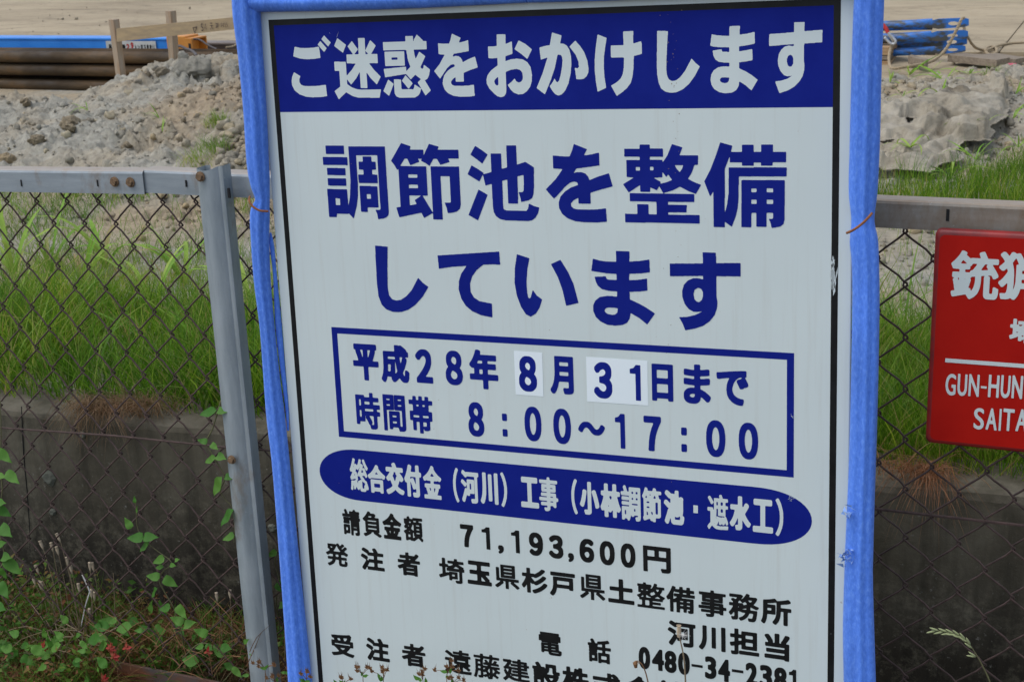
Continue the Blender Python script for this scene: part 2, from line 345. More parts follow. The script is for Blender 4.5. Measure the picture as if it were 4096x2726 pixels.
def ground(x, y, rough=True):
    x = np.asarray(x, float); y = np.asarray(y, float)
    yc = np.interp(x, CRX, CRY); zc = np.interp(x, CRX, CRZ); left = 1-sstep(-3.2, -1.8, x)
    yb = 4.55*left+5.3*(1-left)+.25*(fbm(x*1.3, x*0+3, 3, 2)-.5)
    t = np.clip((y-yb)/(yc-yb), 0, 1); prof = 1-(1-t)**1.7
    prof = np.where(y > yc, 1-sstep(0, 1.15, y-yc), prof)
    z = YARD+(zc-YARD)*prof
    # wall top to soil
    z = z+.03*(1-sstep(2.95, 3.3, y))
    mm = sstep(.02, .35, prof)
    if rough:
        big = fbm(x*2.2, y*2.2, 3, 31)-.5
        z = z+mm*big*.16*sstep(0, .5, yc-y)
        wx = x+.05*fbm(x*6, y*6, 2, 3); wy = y+.05*fbm(x*6, y*6, 2, 8)
        f1, f2, h = worley(wx*6.5, wy*6.5, 1); e = np.clip(f2-f1, 0, .4)/.4
        g1, g2, h2 = worley(wx*17, wy*17, 4); e2 = np.clip(g2-g1, 0, .4)/.4
        k1, k2, h3 = worley(x*42, y*42, 6)
        rg = sstep(.38, .56, fbm(x*1.1+4, y*1.1, 3, 77))        # crumbly places against smooth scree
        scree = np.exp(-(((x+4.05)/.62)**2+((y-6.0)/.5)**2)*1.2); rg = np.where(x > -2.2, .10+rg*.32, (.4+.6*rg)*(1-.75*scree))
        amp = (.25+.75*mm)*(.2+.8*rg)*sstep(2.98, 4.6, y)*(1-sstep(.9, 1.3, y-yc))
        ke = np.clip(k2-k1, 0, .45)/.45
        z = z+amp*(.035*(e**.6)*h+.065*facets(wx*7.5, wy*7.5, 51)+.045*facets(wx*17, wy*19, 53)+.026*facets(x*38+wy*3, y*40, 55)+.012*(ke**.6)*h3+.05*(fbm(x*14, y*14, 5, 9)-.5))-.045*amp
    return z
def grid_mesh(name, x0, x1, y0, y1, st, fn):
    nx, ny = int((x1-x0)/st)+1, int((y1-y0)/st)+1
    X, Y = np.meshgrid(np.linspace(x0, x1, nx), np.linspace(y0, y1, ny)); Z = fn(X, Y)
    V = np.stack([X, Y, Z], -1).reshape(-1, 3); i = np.arange(nx*ny).reshape(ny, nx)
    return mesh_np(name, V, np.stack([i[:-1,:-1], i[:-1,1:], i[1:,1:], i[1:,:-1]], -1).reshape(-1, 4), True)
GX0, GX1, GY0, GY1 = -8.0, 2.6, 2.97, 9.6
def ax(segs): return np.unique(np.concatenate([np.arange(a, b, st) for a, b, st in segs]).round(5))
_gx = ax([(GX0,-6.9,.04),(-6.9,-2.4,.0105),(-2.4,-1.9,.04),(-1.9,.35,.0105),(.35,GX1,.05)]); _gy = ax([(GY0,4.35,.03),(4.35,7.2,.0115),(7.2,8.5,.016),(8.5,GY1,.05)])
_X, _Yg = np.meshgrid(_gx, _gy); _Z = ground(_X, _Yg); _i = np.arange(_X.size).reshape(_X.shape)
struct(link('spoil_ground', mesh_np('spoil_ground', np.stack([_X, shifty(_X, _Yg), _Z], -1).reshape(-1, 3), np.stack([_i[:-1,:-1], _i[:-1,1:], _i[1:,1:], _i[1:,:-1]], -1).reshape(-1, 4), False), MT['soil']))
# the flat sandy yard behind, out to the horizon
def yard_z(X, Y): return YARD-.012+.035*(fbm(X*.5, Y*1.4, 3, 5)-.5)*sstep(9.6, 11, Y)
struct(link('sandy_yard', grid_mesh('sandy_yard', -30, 14, 9.0, 34, .12, lambda X, Y: YARD-.006+.04*(fbm(X*.5, Y*1.6, 4, 5)-.5)*sstep(9.4, 10.4, Y)), MT['sand']))
yb = MB(); yb.add([(-400,33.9,YARD-.03),(400,33.9,YARD-.03),(400,600,YARD-.03),(-400,600,YARD-.03)], [(0,1,2,3)])
yb.add([(-400,2.97,YARD-.04),(-7.99,2.97,YARD-.04),(-7.99,33.9,YARD-.04),(-400,33.9,YARD-.04)], [(0,1,2,3)]); yb.add([(2.59,2.97,YARD-.04),(400,2.97,YARD-.04),(400,33.9,YARD-.04),(2.59,33.9,YARD-.04)], [(0,1,2,3)])
struct(link('open_ground', yb.mesh('open_ground'), MT['sand']))
# thin sheet of soil to sand transition is left to the two materials meeting behind the mound
# gutter and verge on the near side
def near_z(X, Y): return np.where(Y > 2.5, -.10, -.085)+.03*(fbm(X*5, Y*5, 4, 12)-.5)-.0
struct(link('verge_ground', grid_mesh('verge_ground', -4.5, 2.5, -1.0, 3.04, .03, near_z), MT['earth']))
nb = MB(); nb.add([(-400,-400,-.13),(400,-400,-.13),(400,2.83,-.13),(-400,2.83,-.13)], [(0,1,2,3)]); struct(link('ground', nb.mesh('ground'), MT['earth']))
# retaining wall with slightly rounded arris
wy = 2.82; wb = MB()
prof = [(wy,-.3),(wy,.455),(wy+.006,.468),(wy+.02,.475),(wy+.17,.478),(wy+.17,-.3)]
xs = np.linspace(-9, 6, 260)
V = []; Fc = []
for i, x in enumerate(xs):
    for j, (y, z) in enumerate(prof): V.append((x, float(wall_dy(x))+y+(.006*(fbm(np.array(x*2.), np.array(j*1.)) -.5) if j < 4 else 0), z+(.012*(float(fbm(np.array(x*6.), np.array(j*.3)))-.5) if 1 <= j <= 3 else 0)+(float(wall_dz(x)) if j < 5 else 0)))
n = len(prof)
for i in range(len(xs)-1):
    for j in range(n-1): Fc.append((i*n+j, (i+1)*n+j, (i+1)*n+j+1, i*n+j+1))
wall = thing('retaining_wall', 'low dark stained concrete retaining wall behind the chain-link fence', 'wall', (0,0,0))
cb = MB(); cb.tube([atY(u, v, wy-.001+wall_dy(-2.6)) for u, v in ((86,1625),(90,1740),(97,1850),(108,1960),(118,2100),(122,2260))], .0016, 4); link('crack', cb.mesh('crack'), MT['slot'], wall)
link('wall_body', mesh_np('wall_body', V, Fc), MT['concrete'], wall)
def blob(cx, cz, r, seed):
    rr = random.Random(seed); n = 18; P = [(r*(.8+.35*rr.random())*math.cos(a), r*(.8+.35*rr.random())*math.sin(a)) for a in np.linspace(0, 2*math.pi, n, endpoint=False)]
    b = MB(); V = [(cx, wy-.006, cz)]+[(cx+.6*x, wy-.007, cz+.6*z) for x, z in P]+[(cx+x, wy-.001, cz+z) for x, z in P]
    b.add(V, [(0, 1+i, 1+(i+1) % n) for i in range(n)]+[(1+i, 1+n+i, 1+n+(i+1) % n, 1+(i+1) % n) for i in range(n)]); return b.mesh('lichen')
for k, (u, v, r) in enumerate(((193,1910,.022),(210,2048,.011),(1090,2110,.012),(330,1738,.010))):
    p = atY(u, v, wy); p = atY(u, v, wy+wall_dy(p[0])); link('lichen_patch', blob(p[0], p[2], r, k), MT['lichen'], wall, loc=(0, float(wall_dy(p[0])), 0))

# clods of soil strewn on the heap 
def ico(sub=1):
    t = (1+5**.5)/2
    V = [(-1,t,0),(1,t,0),(-1,-t,0),(1,-t,0),(0,-1,t),(0,1,t),(0,-1,-t),(0,1,-t),(t,0,-1),(t,0,1),(-t,0,-1),(-t,0,1)]
    Fc = [(0,11,5),(0,5,1),(0,1,7),(0,7,10),(0,10,11),(1,5,9),(5,11,4),(11,10,2),(10,7,6),(7,1,8),(3,9,4),(3,4,2),(3,2,6),(3,6,8),(3,8,9),(4,9,5),(2,4,11),(6,2,10),(8,6,7),(9,8,1)]
    V = [np.array(v)/np.linalg.norm(v) for v in V]
    for _ in range(sub):
        c = {}; nf = []
        def mid(a, b):
            k = (min(a,b), max(a,b))
            if k not in c: q = V[a]+V[b]; V.append(q/np.linalg.norm(q)); c[k] = len(V)-1
            return c[k]
        for a, b, d in Fc:
            x, y, z = mid(a,b), mid(b,d), mid(d,a); nf += [(a,x,z),(b,y,x),(d,z,y),(x,y,z)]
        Fc = nf
    return np.array(V), np.array(Fc)
I1V, I1F = ico(1); I3V, I3F = ico(3)
def lumps(name, P, S, seed):
    r = np.random.default_rng(seed); n = len(P); V = np.repeat(I1V[None], n, 0)
    V = V*(1+.75*(r.random((n, len(I1V), 1))-.5)); V *= (.65+.5*r.random((n, 1, 3)))*S[:, None, None]
    a = r.random(n)*6.28; ca, sa = np.cos(a)[:,None], np.sin(a)[:,None]; x = V[:,:,0]*ca-V[:,:,1]*sa; y = V[:,:,0]*sa+V[:,:,1]*ca; V[:,:,0] = x; V[:,:,1] = y
    V = V+P[:, None, :]; Fc = (I1F[None]+(np.arange(n)*len(I1V))[:, None, None]).reshape(-1, 3)
    return mesh_np(name, V.reshape(-1, 3), Fc)
def scatter(x0, x1, y0, y1, n, fn=None):
    x = rng.uniform(x0, x1, n); y = rng.uniform(y0, y1, n)
    if fn is not None: k = rng.random(n) < fn(x, y); x, y = x[k], y[k]
    return x, y
x = rng.uniform(-16, 1.5, 900); y = 9.3+12*rng.random(900)**1.4; S = .004+.014*rng.random(900)**4
tag(link('yard_pebbles', lumps('pebbles', np.stack([x, y, np.full(900, YARD+.002)], -1), S, 9), MT['clod']), 'small dark crumbs scattered over the sandy yard', 'pebbles', kind='stuff')
def crumb(x, y):
    yc = np.interp(x, CRX, CRY); return sstep(4.4, 5.0, y)*(1-sstep(.0, .5, y-yc))*(.25+.75*sstep(.4, .6, fbm(x*1.1+4, y*1.1, 3, 77)))
x, y = scatter(-6.6, -2.4, 4.3, 7.0, 15000, crumb); S = .005+.022*rng.random(len(x))**7
P = np.stack([x, y, ground(x, y)+S*.1], -1); tag(link('soil_clods', lumps('clods', P, S, 1), MT['soil']), 'loose grey clods and crumbs covering the soil heap', 'soil clods', kind='stuff')
def crumb2(x, y): yc = np.interp(x, CRX, CRY); return (1-sstep(-.1, .3, y-yc))*(.3+.7*sstep(.4, .6, fbm(x*2, y*2, 3, 7)))
x, y = scatter(-1.9, .6, 4.4, 8.6, 5200, crumb2); S = .005+.018*rng.random(len(x))**3.5
P = np.stack([x, y, ground(x, y)+S*.25], -1); tag(link('bank_clods', lumps('clods', P, S, 2), MT['soil']), 'small crumbs of soil on the bank right of the sign', 'soil clods', kind='stuff')
x, y = scatter(-3.9, -2.9, 4.9, 5.9, 900); S = .018+.03*rng.random(len(x))**2.2
P = np.stack([x, y, ground(x, y)+S*.3], -1); 
keep = []
# rubble pile close to the left pad of the sign
def on_ground(u, v):                                                # follow the ray of a pixel down to the heap
    q = ray(u, v); ts = np.linspace(3.0/q[1], 10/q[1], 900); Pt = C0[None]+ts[:,None]*q[None]
    z = ground(Pt[:,0], Pt[:,1], False); k = np.argmax(Pt[:,2] <= z); 
    return Pt[k] if Pt[k,2] <= z[k] else atZ(u, v, YARD)
R = []
for _ in range(230):
    u = 880+rng.random()*200; v = 520+rng.random()*180
    p = on_ground(u, v); R.append(p+np.array([0,0,.0]))
R = np.array(R); R[:,2] = ground(R[:,0], R[:,1])+.012; S = .009+.020*rng.random(len(R))**1.5
tag(link('rubble', lumps('rubble', R, S, 5), MT['soil']), 'tan rubble stones spilling down the heap beside the sign', 'rubble', kind='stuff')
BIG = [(770,300,.125,'largest tan boulder of clay near the top of the soil heap'),(650,308,.055,'round tan clod left of the largest boulder on the heap'),
       (583,315,.04,'grey clod beside the tan round clod near the heap crest'),(583,272,.03,'small clod standing up on the heap crest behind the boulder'),
       (752,228,.05,'flat clod on the heap crest under the timber board'),(905,270,.06,'clod on the upper right of the heap near the sign pad'),
       (855,335,.035,'small tan clod right of the largest boulder'),(345,515,.07,'orange tan stone embedded in the middle of the grey heap'),
       (280,555,.085,'dark brown clod below the orange tan stone on the heap'),(150,615,.05,'grey tan clod low on the heap above the fence rail'),
       (25,660,.065,'brown rock at the left edge just above the fence rail'),(860,425,.035,'clod with a shaded hollow in the sandy scree near the sign'),
       (955,470,.045,'flat tan clod in the scree beside the blue pad'),(930,650,.08,'broad tan clod behind the top of the fence post'),(100,430,.05,'pale grey clod just under the left crest of the heap'),
       (500,570,.045,'tan clod in the valley of the heap above the rail bolts')]
for k, (u, v, s, lb) in enumerate(BIG):
    p = on_ground(u, v); r = np.random.default_rng(40+k)
    n = fbm(I3V[:,0]*1.4+k*3, I3V[:,1]*1.4+I3V[:,2]*1.7, 3, k)-.5; n2 = facets(I3V[:,0]*3+k, I3V[:,1]*3+I3V[:,2]*2.3, 60+k); V = I3V*(1+.9*n[:,None]+.28*(n2-.15)[:,None]+.08*(r.random((len(I3V),1))-.5))
    s *= .62; V = V*np.array([1.15,.8,.72])*s; z = float(ground(p[0], p[1]))
    o = link('soil_clod', mesh_np('clod', V, I3F, False), MT['clod'], loc=(p[0], p[1]+s*.2, z+s*.25), rot=(0,0,r.random()*6)); tag(o, lb, 'clod', 'big clods on the soil heap')

# ---------------------------------------------------------------- grass
def blades(name, x, y, z, h, wd, lean, seed, curve=.5, seg=4, direc=None, down=0.):
    r = np.random.default_rng(seed); n = len(x); a = r.random(n)*6.283 if direc is None else direc; f = r.random(n)*3.14
    L = lean*(.3+r.random(n)); t = np.linspace(0, 1, seg+1)[None]
    hor = h[:,None]*L[:,None]*t**(1+curve); ver = h[:,None]*t*(1-.35*L[:,None]*t)-down*h[:,None]*t**2
    px = x[:,None]+np.cos(a)[:,None]*hor; py = y[:,None]+np.sin(a)[:,None]*hor; pz = z[:,None]+ver
    ww = (wd[:,None]*.5)*(1-t**2.2*.92); dx, dy = np.cos(f)[:,None]*ww, np.sin(f)[:,None]*ww
    V = np.stack([np.stack([px-dx, py-dy, pz], -1), np.stack([px+dx, py+dy, pz], -1)], 2).reshape(-1, 3)
    b = (np.arange(n)*(seg+1)*2)[:,None]+(np.arange(seg)*2)[None]; Fc = np.stack([b, b+1, b+3, b+2], -1).reshape(-1, 4)
    return mesh_np(name, V, Fc, True)
def field(name, x0, x1, y0, y1, n, hfn, label, m, dens=None, wd=.0022, lean=.55, seed=1):
    x, y = scatter(x0, x1, y0, y1, n, dens); h = hfn(x, y)*(.35+.85*rng.random(len(x)))*(.5+1.0*fbm(x*6, y*6, 3, 40+seed))
    tag(link(name, blades(name, x, shifty(x, y), ground(x, y, False)-.01, h, wd*(.7+.7*rng.random(len(x))), lean, seed), MT[m]), label, 'grass', kind='stuff')
patch = lambda x, y: sstep(.36, .55, fbm(x*1.8, y*1.8, 3, 50))
field('fine_grass', -4.1, -.9, 2.90, 3.75, 31000, lambda x, y: (.19+.10*fbm(x*2, y*2, 2, 3))*(1-.45*sstep(3.3, 3.75, y)), 'dense fine green grass growing on top of the wall left of the sign', 'grass', lambda x, y: .35+.65*sstep(.36, .5, fbm(x*5, y*5, 3, 88)), .0029, .6, 1)
field('thin_grass', -4.9, -1.5, 3.65, 4.75, 13000, lambda x, y: .10+.06*fbm(x*2, y*2, 2, 3), 'thinner yellowish grass at the foot of the soil heap', 'grass2', lambda x, y: .06+.8*patch(x, y)*(1-sstep(4.0, 4.6, y)*.8), .0021, .6, 2)
field('coarse_grass', -4.3, -.9, 2.93, 3.75, 2600, lambda x, y: .21+.14*fbm(x*2, y*2, 2, 13), 'coarser long yellow green blades standing through the fine grass', 'grass2', lambda x, y: sstep(.38, .6, fbm(x*2.5, y*2.5, 2, 19)), .0065, .9, 12)
field('coarse_grass', -.9, 1.9, 2.95, 4.2, 1700, lambda x, y: .24+.16*fbm(x*2, y*2, 2, 13), 'coarser blades among the grass behind the red sign', 'grass2', None, .0065, 1.0, 13)
field('dead_blades', -4.3, .5, 2.95, 4.4, 1500, lambda x, y: .12+0*x, 'scattered dead straw coloured blades in the grass', 'dryblade', lambda x, y: sstep(.5, .65, fbm(x*3, y*3, 2, 29)), .003, 1.3, 14)
field('edge_grass', -4.9, -3.0, 4.35, 4.95, 5200, lambda x, y: .11+0*x, 'short green tufts against the base of the heap', 'grass', lambda x, y: sstep(.45, .6, fbm(x*3, y*3, 2, 61)), .002, .7, 3)
field('fine_grass', -.9, 1.9, 2.90, 4.05, 44000, lambda x, y: .19+.12*fbm(x*2, y*2, 2, 3), 'dense fine green grass on the wall top behind the red sign', 'grass', None, .0021, .55, 4)
field('thin_grass', -.95, 1.9, 4.0, 5.6, 6400, lambda x, y: .09+0*x, 'sparse grass on the sandy strip right of the sign', 'grass2', lambda x, y: .1+.9*sstep(.5, .65, fbm(x*3, y*3, 2, 63)), .002, .6, 5)
field('bank_grass', -1.3, 1.6, 5.3, 6.9, 42000, lambda x, y: .10+.05*fbm(x*2, y*2, 2, 3), 'bright grass on the bank below the crumpled sheet', 'grass', lambda x, y: sstep(5.3, 5.6, y)*(1-sstep(5.65+.45*sstep(-.75,-.35,x), 5.95+.65*sstep(-.75,-.35,x), y+.3*(fbm(x*4,y*4,2,3)-.5))), .0023, .4, 6)

# broad leaved grass clumps: each leaf is a part
def strap_leaf(L, W, arch, n=8, droop=0.):
    V = []; Fc = []
    for i in range(n+1):
        t = i/n; a = arch*t*t*1.3; 
        xx = L*(t*math.sin(.25)+.5*arch*t*t); zz = L*(t*(1-.1*t)-(.42*arch+droop)*t*t*t); wv = W*.5*(math.sin(math.pi*min(1, t*.88+.12))**.6)*(1-t**4)
        V += [(xx, -wv, zz+wv*.35), (xx, 0, zz), (xx, wv, zz+wv*.35)]
    for i in range(n):
        b = i*3; Fc += [(b, b+1, b+4, b+3), (b+1, b+2, b+5, b+4)]
    return mesh_np('strap_leaf', V, Fc, True)
LEAF = [strap_leaf(.30,.017,.5), strap_leaf(.36,.019,1.0), strap_leaf(.26,.015,1.35), strap_leaf(.34,.016,.25), strap_leaf(.22,.014,.8)]
for l in LEAF: l.materials.append(MT['broad'])
DRYL = strap_leaf(.24,.016,1.1); DRYL.materials.append(leaf_mat('yellowed leaf', (.30,.30,.10), (.36,.27,.12)))
def clump(u, v, ydist, s, nl, lb, z=None, grp='broad-leaved grass clumps'):
    p = atY(u, v, ydist); zz = float(ground(p[0], p[1], False)); t = thing('grass_clump', lb, 'grass clump', (p[0], p[1], zz-.01), grp)
    for k in range(nl):
        me = random.choice(LEAF) if random.random() > .1 else DRYL
        link('leaf', me, None, t, rot=(random.uniform(-.25,.25), random.uniform(-.15,.5), random.random()*6.28), scale=1.08*s*random.uniform(.6,1.1))
    return t
CL = [(60,1130,4.0,1.2,7,'tall broad grass clump at the far left behind the mesh'),(200,1080,4.1,1.2,8,'tallest pale grass clump left of the middle behind the mesh'),
      (330,1120,4.0,1.1,9,'arching grass clump between the tall clump and the post'),(430,1100,4.2,1.2,8,'upright grass clump under the valley of the heap'),
      (480,1250,3.7,1.0,8,'grass clump with curved yellow green blades half way down the mesh'),(620,1230,3.8,1.1,9,'wide grass clump left of the fence post'),
      (740,1150,4.1,1.1,7,'grass clump close left of the fence post at mid height'),(650,1400,3.4,.9,7,'low grass clump low beside the fence post'),
      (900,1500,3.3,.8,5,'small grass clump hanging near the wall left of the post'),(30,1330,3.5,1.0,4,'pair of long blades at the far left edge'),
      (1010,1200,3.8,1.0,7,'grass clump between the post and the blue pad'),(1020,1420,3.5,.9,6,'lower grass clump between the post and the blue pad'),
      (3700,1250,3.9,.9,6,'grass clump left of the red sign'),(3650,1600,3.3,.8,6,'low grass clump at the lower left corner of the red sign'),(3560,1400,3.6,.8,5,'grass clump against the right blue pad')]
for a in CL: clump(*a)
for (u, v, s, n, lb) in ((640,480,.45,5,'small green weed in the valley of the heap'),(650,530,.35,4,'second small weed below it on the heap'),(350,445,.35,4,'tiny weed by the sand at the heap edge'),
                      (3640,300,.8,9,'spreading grass tuft on the bank crest behind the right pad'),(3720,290,.55,6,'low grass tuft beside the rope on the bank'),(3560,330,.6,6,'grass tuft touching the blue pad on the bank'),
                      (3780,330,.7,8,'grass tuft in the middle of the bank above the sheet'),(3850,295,.5,4,'two blades beside the grey plank'),(3880,300,.6,4,'leaning blades under the grey plank'),
                      (3760,430,.7,6,'green weed growing over the top of the crumpled sheet'),(4060,420,.5,6,'weed at the right corner of the sheet'),(3800,720,.9,8,'broad weed in front of the crumpled sheet'),
                      (3900,690,.6,6,'weed standing by the lower fold of the sheet'),(4050,520,.5,6,'low weed on dirt right of the sheet'),(3610,430,.35,5,'tiny weed left above the sheet'),(3640,640,.6,7,'weed growing at the left foot of the sheet'),(3860,560,.5,6,'weed poking through the torn middle of the sheet'),(4070,640,.6,7,'weed on the bank below the right corner of the sheet')):
    p = on_ground(u, v); t = thing('grass_clump', lb, 'grass clump', (p[0], p[1], float(ground(p[0], p[1], False))+(.05 if u > 3500 and 380 < v < 700 else 0)), 'weeds on the heap and bank')
    for k in range(n): link('leaf', random.choice(LEAF), None, t, rot=(random.uniform(-.5,.5), random.uniform(.1,.9), random.random()*6.28), scale=s*random.uniform(.6,1.1))
for (u, v, r, n, lb) in ((870,500,.07,150,'fine pale green tuft on the sandy scree of the heap'),(860,600,.07,160,'feathery tuft lower on the scree near the post top'),(800,650,.09,120,'sparse grass behind the rail left of the post'),(3965,310,.05,90,'wispy weed by the pink mark on the bank')):
    p = on_ground(u, v); x = p[0]+rng.normal(0, r*.5, n); y = p[1]+rng.normal(0, r*.4, n); h = .04+.06*rng.random(n)
    tag(link('grass_tuft', blades('tuft', x, y, ground(x, y, False)-.005, h, np.full(n, .0022), .8, 3), MT['grass2']), lb, 'grass tuft', 'fine grass tufts on the soil')

# dead tufts drooping over the wall
for (u, v, wd_, n, dn, lb) in ((430,1606,.085,400,1.1,'brown dead grass drooping over the wall left of the post'),(590,1540,.10,260,.5,'tangled dead grass in the green at the wall edge'),(3700,1960,.038,170,1.2,'brown dead tuft hanging down the wall under the red sign'),(3600,1900,.07,110,.4,'dry wisps on the wall top beside the right pad')):
    p = atY(u, v, wy+.02); x = p[0]+rng.normal(0, wd_*.45, n); y = wy+wall_dy(x)+rng.random(n)*.07; z = .48+wall_dz(x)+.02*rng.random(n); h = .06+.10*rng.random(n)
    tag(link('dead_grass_tuft', blades('dead', x, y, z, h, np.full(n, .0018), 1.0, 9, .2, 6, -1.57+rng.normal(0, 1.2, n), dn), MT['dryblade']), lb, 'dead grass', 'dead grass on the wall')

# ---------------------------------------------------------------- fence
YF = 2.467
fence = thing('chain_link_fence', 'rusty chain-link fence with galvanised top rail and post behind the signs', 'fence', (0,YF,0))
def fl(P): return [(p[0], p[1]-YF, p[2]) for p in P]
def rail(x0, x1, z0, z1, m, ytop=0., d=.04):
    b = MB(); h = z1-z0; r = .006
    sec = [(0,z0),(0,z1-r),(-.0+.002,z1-.002),(r,z1),(d,z1),(d,z1-.01),(d-.003,z1-.01),(d-.003,z1-.003),(.004,z1-.004),(.003,z0+.003),(d-.003,z0+.003),(d,z0+.003),(d,z0),(r,z0-.0)]
    nS = len(sec); V = []; Fc = []
    for x, dz in ((x0, 0), (x1, ytop)): V += [(x, y, z+dz) for y, z in sec]
    for j in range(nS): Fc.append((j, (j+1) % nS, nS+(j+1) % nS, nS+j))
    b.add(V, Fc); return link('top_rail', b.mesh('rail'), m, fence)
rail(-3.6, -1.898, 1.071, 1.120, MT['galv_rail'], .051)
rail(-1.90, -1.0, 1.124, 1.173, MT['galv_rail'], .002).location.y = .005
rail(-1.0, 1.2, 1.131, 1.179, MT['galv_brown']).location.y = .002
def bolt(x, z, r=.0075, y=0.):
    b = MB(); hx = [(x+r*math.cos(a), z+r*math.sin(a)) for a in np.linspace(.3, 6.583, 6, endpoint=False)]
    b.add([(p[0], y-.001, p[1]) for p in hx]+[(x+(p[0]-x)*.92, y-.007, z+(p[1]-z)*.92) for p in hx], [tuple(range(6, 12))]+[(i, (i+1) % 6, 6+(i+1) % 6, 6+i) for i in range(6)])
    n = 12; c = [(x+r*1.35*math.cos(a), z+r*1.35*math.sin(a)) for a in np.linspace(0, 6.283, n, endpoint=False)]
    b.add([(p[0], y-.001, p[1]) for p in c]+[(p[0], y+.001, p[1]) for p in c], [tuple(range(n)), *[(i, (i+1) % n, n+(i+1) % n, n+i) for i in range(n)]])
    return link('bolt', b.mesh('bolt'), MT['bolt'], fence)
def slot(u, v, y, w_=.003, h_=.014, pr=None):
    p = atY(u, v, YF+y); b = MB(); b.box((p[0]-w_/2, y-.0015, p[2]-h_/2), (p[0]+w_/2, y+.002, p[2]+h_/2)); link('slot', b.mesh('slot'), MT['slot'], fence)
for u, v in ((458,727),(521,729)): p = atY(u, v, YF-.002); bolt(p[0], p[2], .008, -.002)
slot(86,732,0); slot(391,732,0); slot(745,734,.004); slot(3791,860,.002, .005, .02)
# post: rolled C section, bowed front with a stepped right lip
pb = MB(); x0, x1 = -1.736, -1.675; pw = x1-x0
fr = []
for t in np.linspace(0, 1, 9): fr.append((x0+pw*.80*t, -.036-.007*math.sin(math.pi*t)))
fr += [(x0+pw*.83, -.0345)]+[(x0+pw*(.86+.14*t), -.0345-.001*math.sin(math.pi*t)) for t in (0,.3,.7,1)]
outer = [(x0+.004,-.005),(x0-.0,-.012),(x0,-.034)]+fr+[(x1+.001,-.030),(x1,-.006)]
inner = [(x+(.003 if x < -1.72 else -.003)*(1 if abs(x-(x0+x1)/2) > pw*.3 else 0), min(y+.003, -.006) if y < -.006 else y) for x, y in outer][::-1]
sec = outer+[(x1-.004,-.006)]+inner[1:-1]+[(x0+.012,-.005),(x0+.012,-.008)]
nS = len(sec); zt = [-.2, 1.190]
V = [(x, y, zt[0]) for x, y in sec]+[(x, y, zt[1]+(.006*((x-x0)/pw)-.006*math.sin(math.pi*min(1,(x-x0)/(pw*.8)))*(1 if y < -.033 else 0))) for x, y in sec]
pb.add(V, [(i, (i+1) % nS, nS+(i+1) % nS, nS+i) for i in range(nS)])
post = link('post', pb.mesh('post'), MT['galv'], fence)
for o_ in (post,):
    me = o_.data; me.polygons.foreach_set('use_smooth', [True]*len(me.polygons)); em = o_.modifiers.new('edges', 'EDGE_SPLIT'); em.split_angle = .6
p = atY(802,706,YF-.045); bolt(p[0], p[2], .0078, -.046)
p = atY(932,1834,YF-.045); bolt(p[0], p[2], .0072, -.050)
slot(916,772,-.037,.005,.020)
# second post out of sight behind the sign carries the rail joint
V2 = [(x+.74, y, z) for x, y, z in V]; link('post', mesh_np('post', V2, [(i, (i+1) % nS, nS+(i+1) % nS, nS+i) for i in range(nS)]), MT['galv'], fence)
# woven mesh: every zigzag picket is one wire
def picket(b_, nrow, dx, sgn, shear, r=.0020):
    P = []
    for k in range(nrow+1):
        s = sgn if k % 2 == 0 else -sgn; z = -k*b_/2; x = s*(dx/2+.0018)+shear*z
        yy = .0045
        if k == 0: P += [(x-s*.0045, yy*s, z-.0065), (x-s*.014, yy*.3*s, z-.0155)]; continue
        P += [(x-s*.014, -yy*.3*s, z+.0155), (x-s*.0045, -yy*s, z+.0065), (x+s*.0008, -yy*.6*s, z+.003), (x+s*.0012, yy*.6*s, z-.003), (x-s*.0045, yy*s, z-.0065), (x-s*.014, yy*.3*s, z-.0155)]
    b = MB(); b.tube(P, r, 5); return b.mesh('picket', True)
rb = random.Random(3)
def mesh_panel(xk, a, z0, b_, xa, xb, nrow, slope, shear):
    m0 = picket(b_, nrow, a/2, 1, shear); m1 = picket(b_, nrow, a/2, -1, shear)
    m0.materials.append(MT['wire']); m1.materials.append(MT['wire'])
    for i in range(math.floor((xa-xk)/(a/2)), math.ceil((xb-xk)/(a/2))):
        x = xk+(i+.5)*a/2
        link('mesh_wire', m0 if i % 2 == 0 else m1, None, fence, (x, .023, z0+slope*(x-xk)+rb.uniform(-.001,.001)), rot=(0, rb.uniform(-.002,.002), 0))
mesh_panel(-2.2873, .0836, 1.1349, .0972, -3.3, -1.0, 24, .043, .05)
mesh_panel(-.3513, .0925, 1.1709, .0945, -1.0, .75, 25, .03, -.04)
b = MB(); b.tube([atY(u, v, YF+.018)-np.array([0,YF,0]) for u, v in ((-700,1650),(0,1710),(460,1742),(920,1790),(1300,1815))], .0024, 6); link('tension_wire', b.mesh('tension'), MT['wire'], fence)
b = MB(); b.tube([(x, .018, z) for x, z in ((-1.3,.58),(-.374,.607),(-.125,.610),(.6,.62))], .003, 6); link('tension_wire', b.mesh('tension'), MT['wire'], fence)
p0, p1 = atY(440,2668,YF-.01), atY(1060,2726,YF-.01)
b = MB(); b.box((-2.145,-.012,-.095),(-1.3,-.004,-.016)); link('bottom_strip', b.mesh('strip'), MT['rust_plate'], fence)

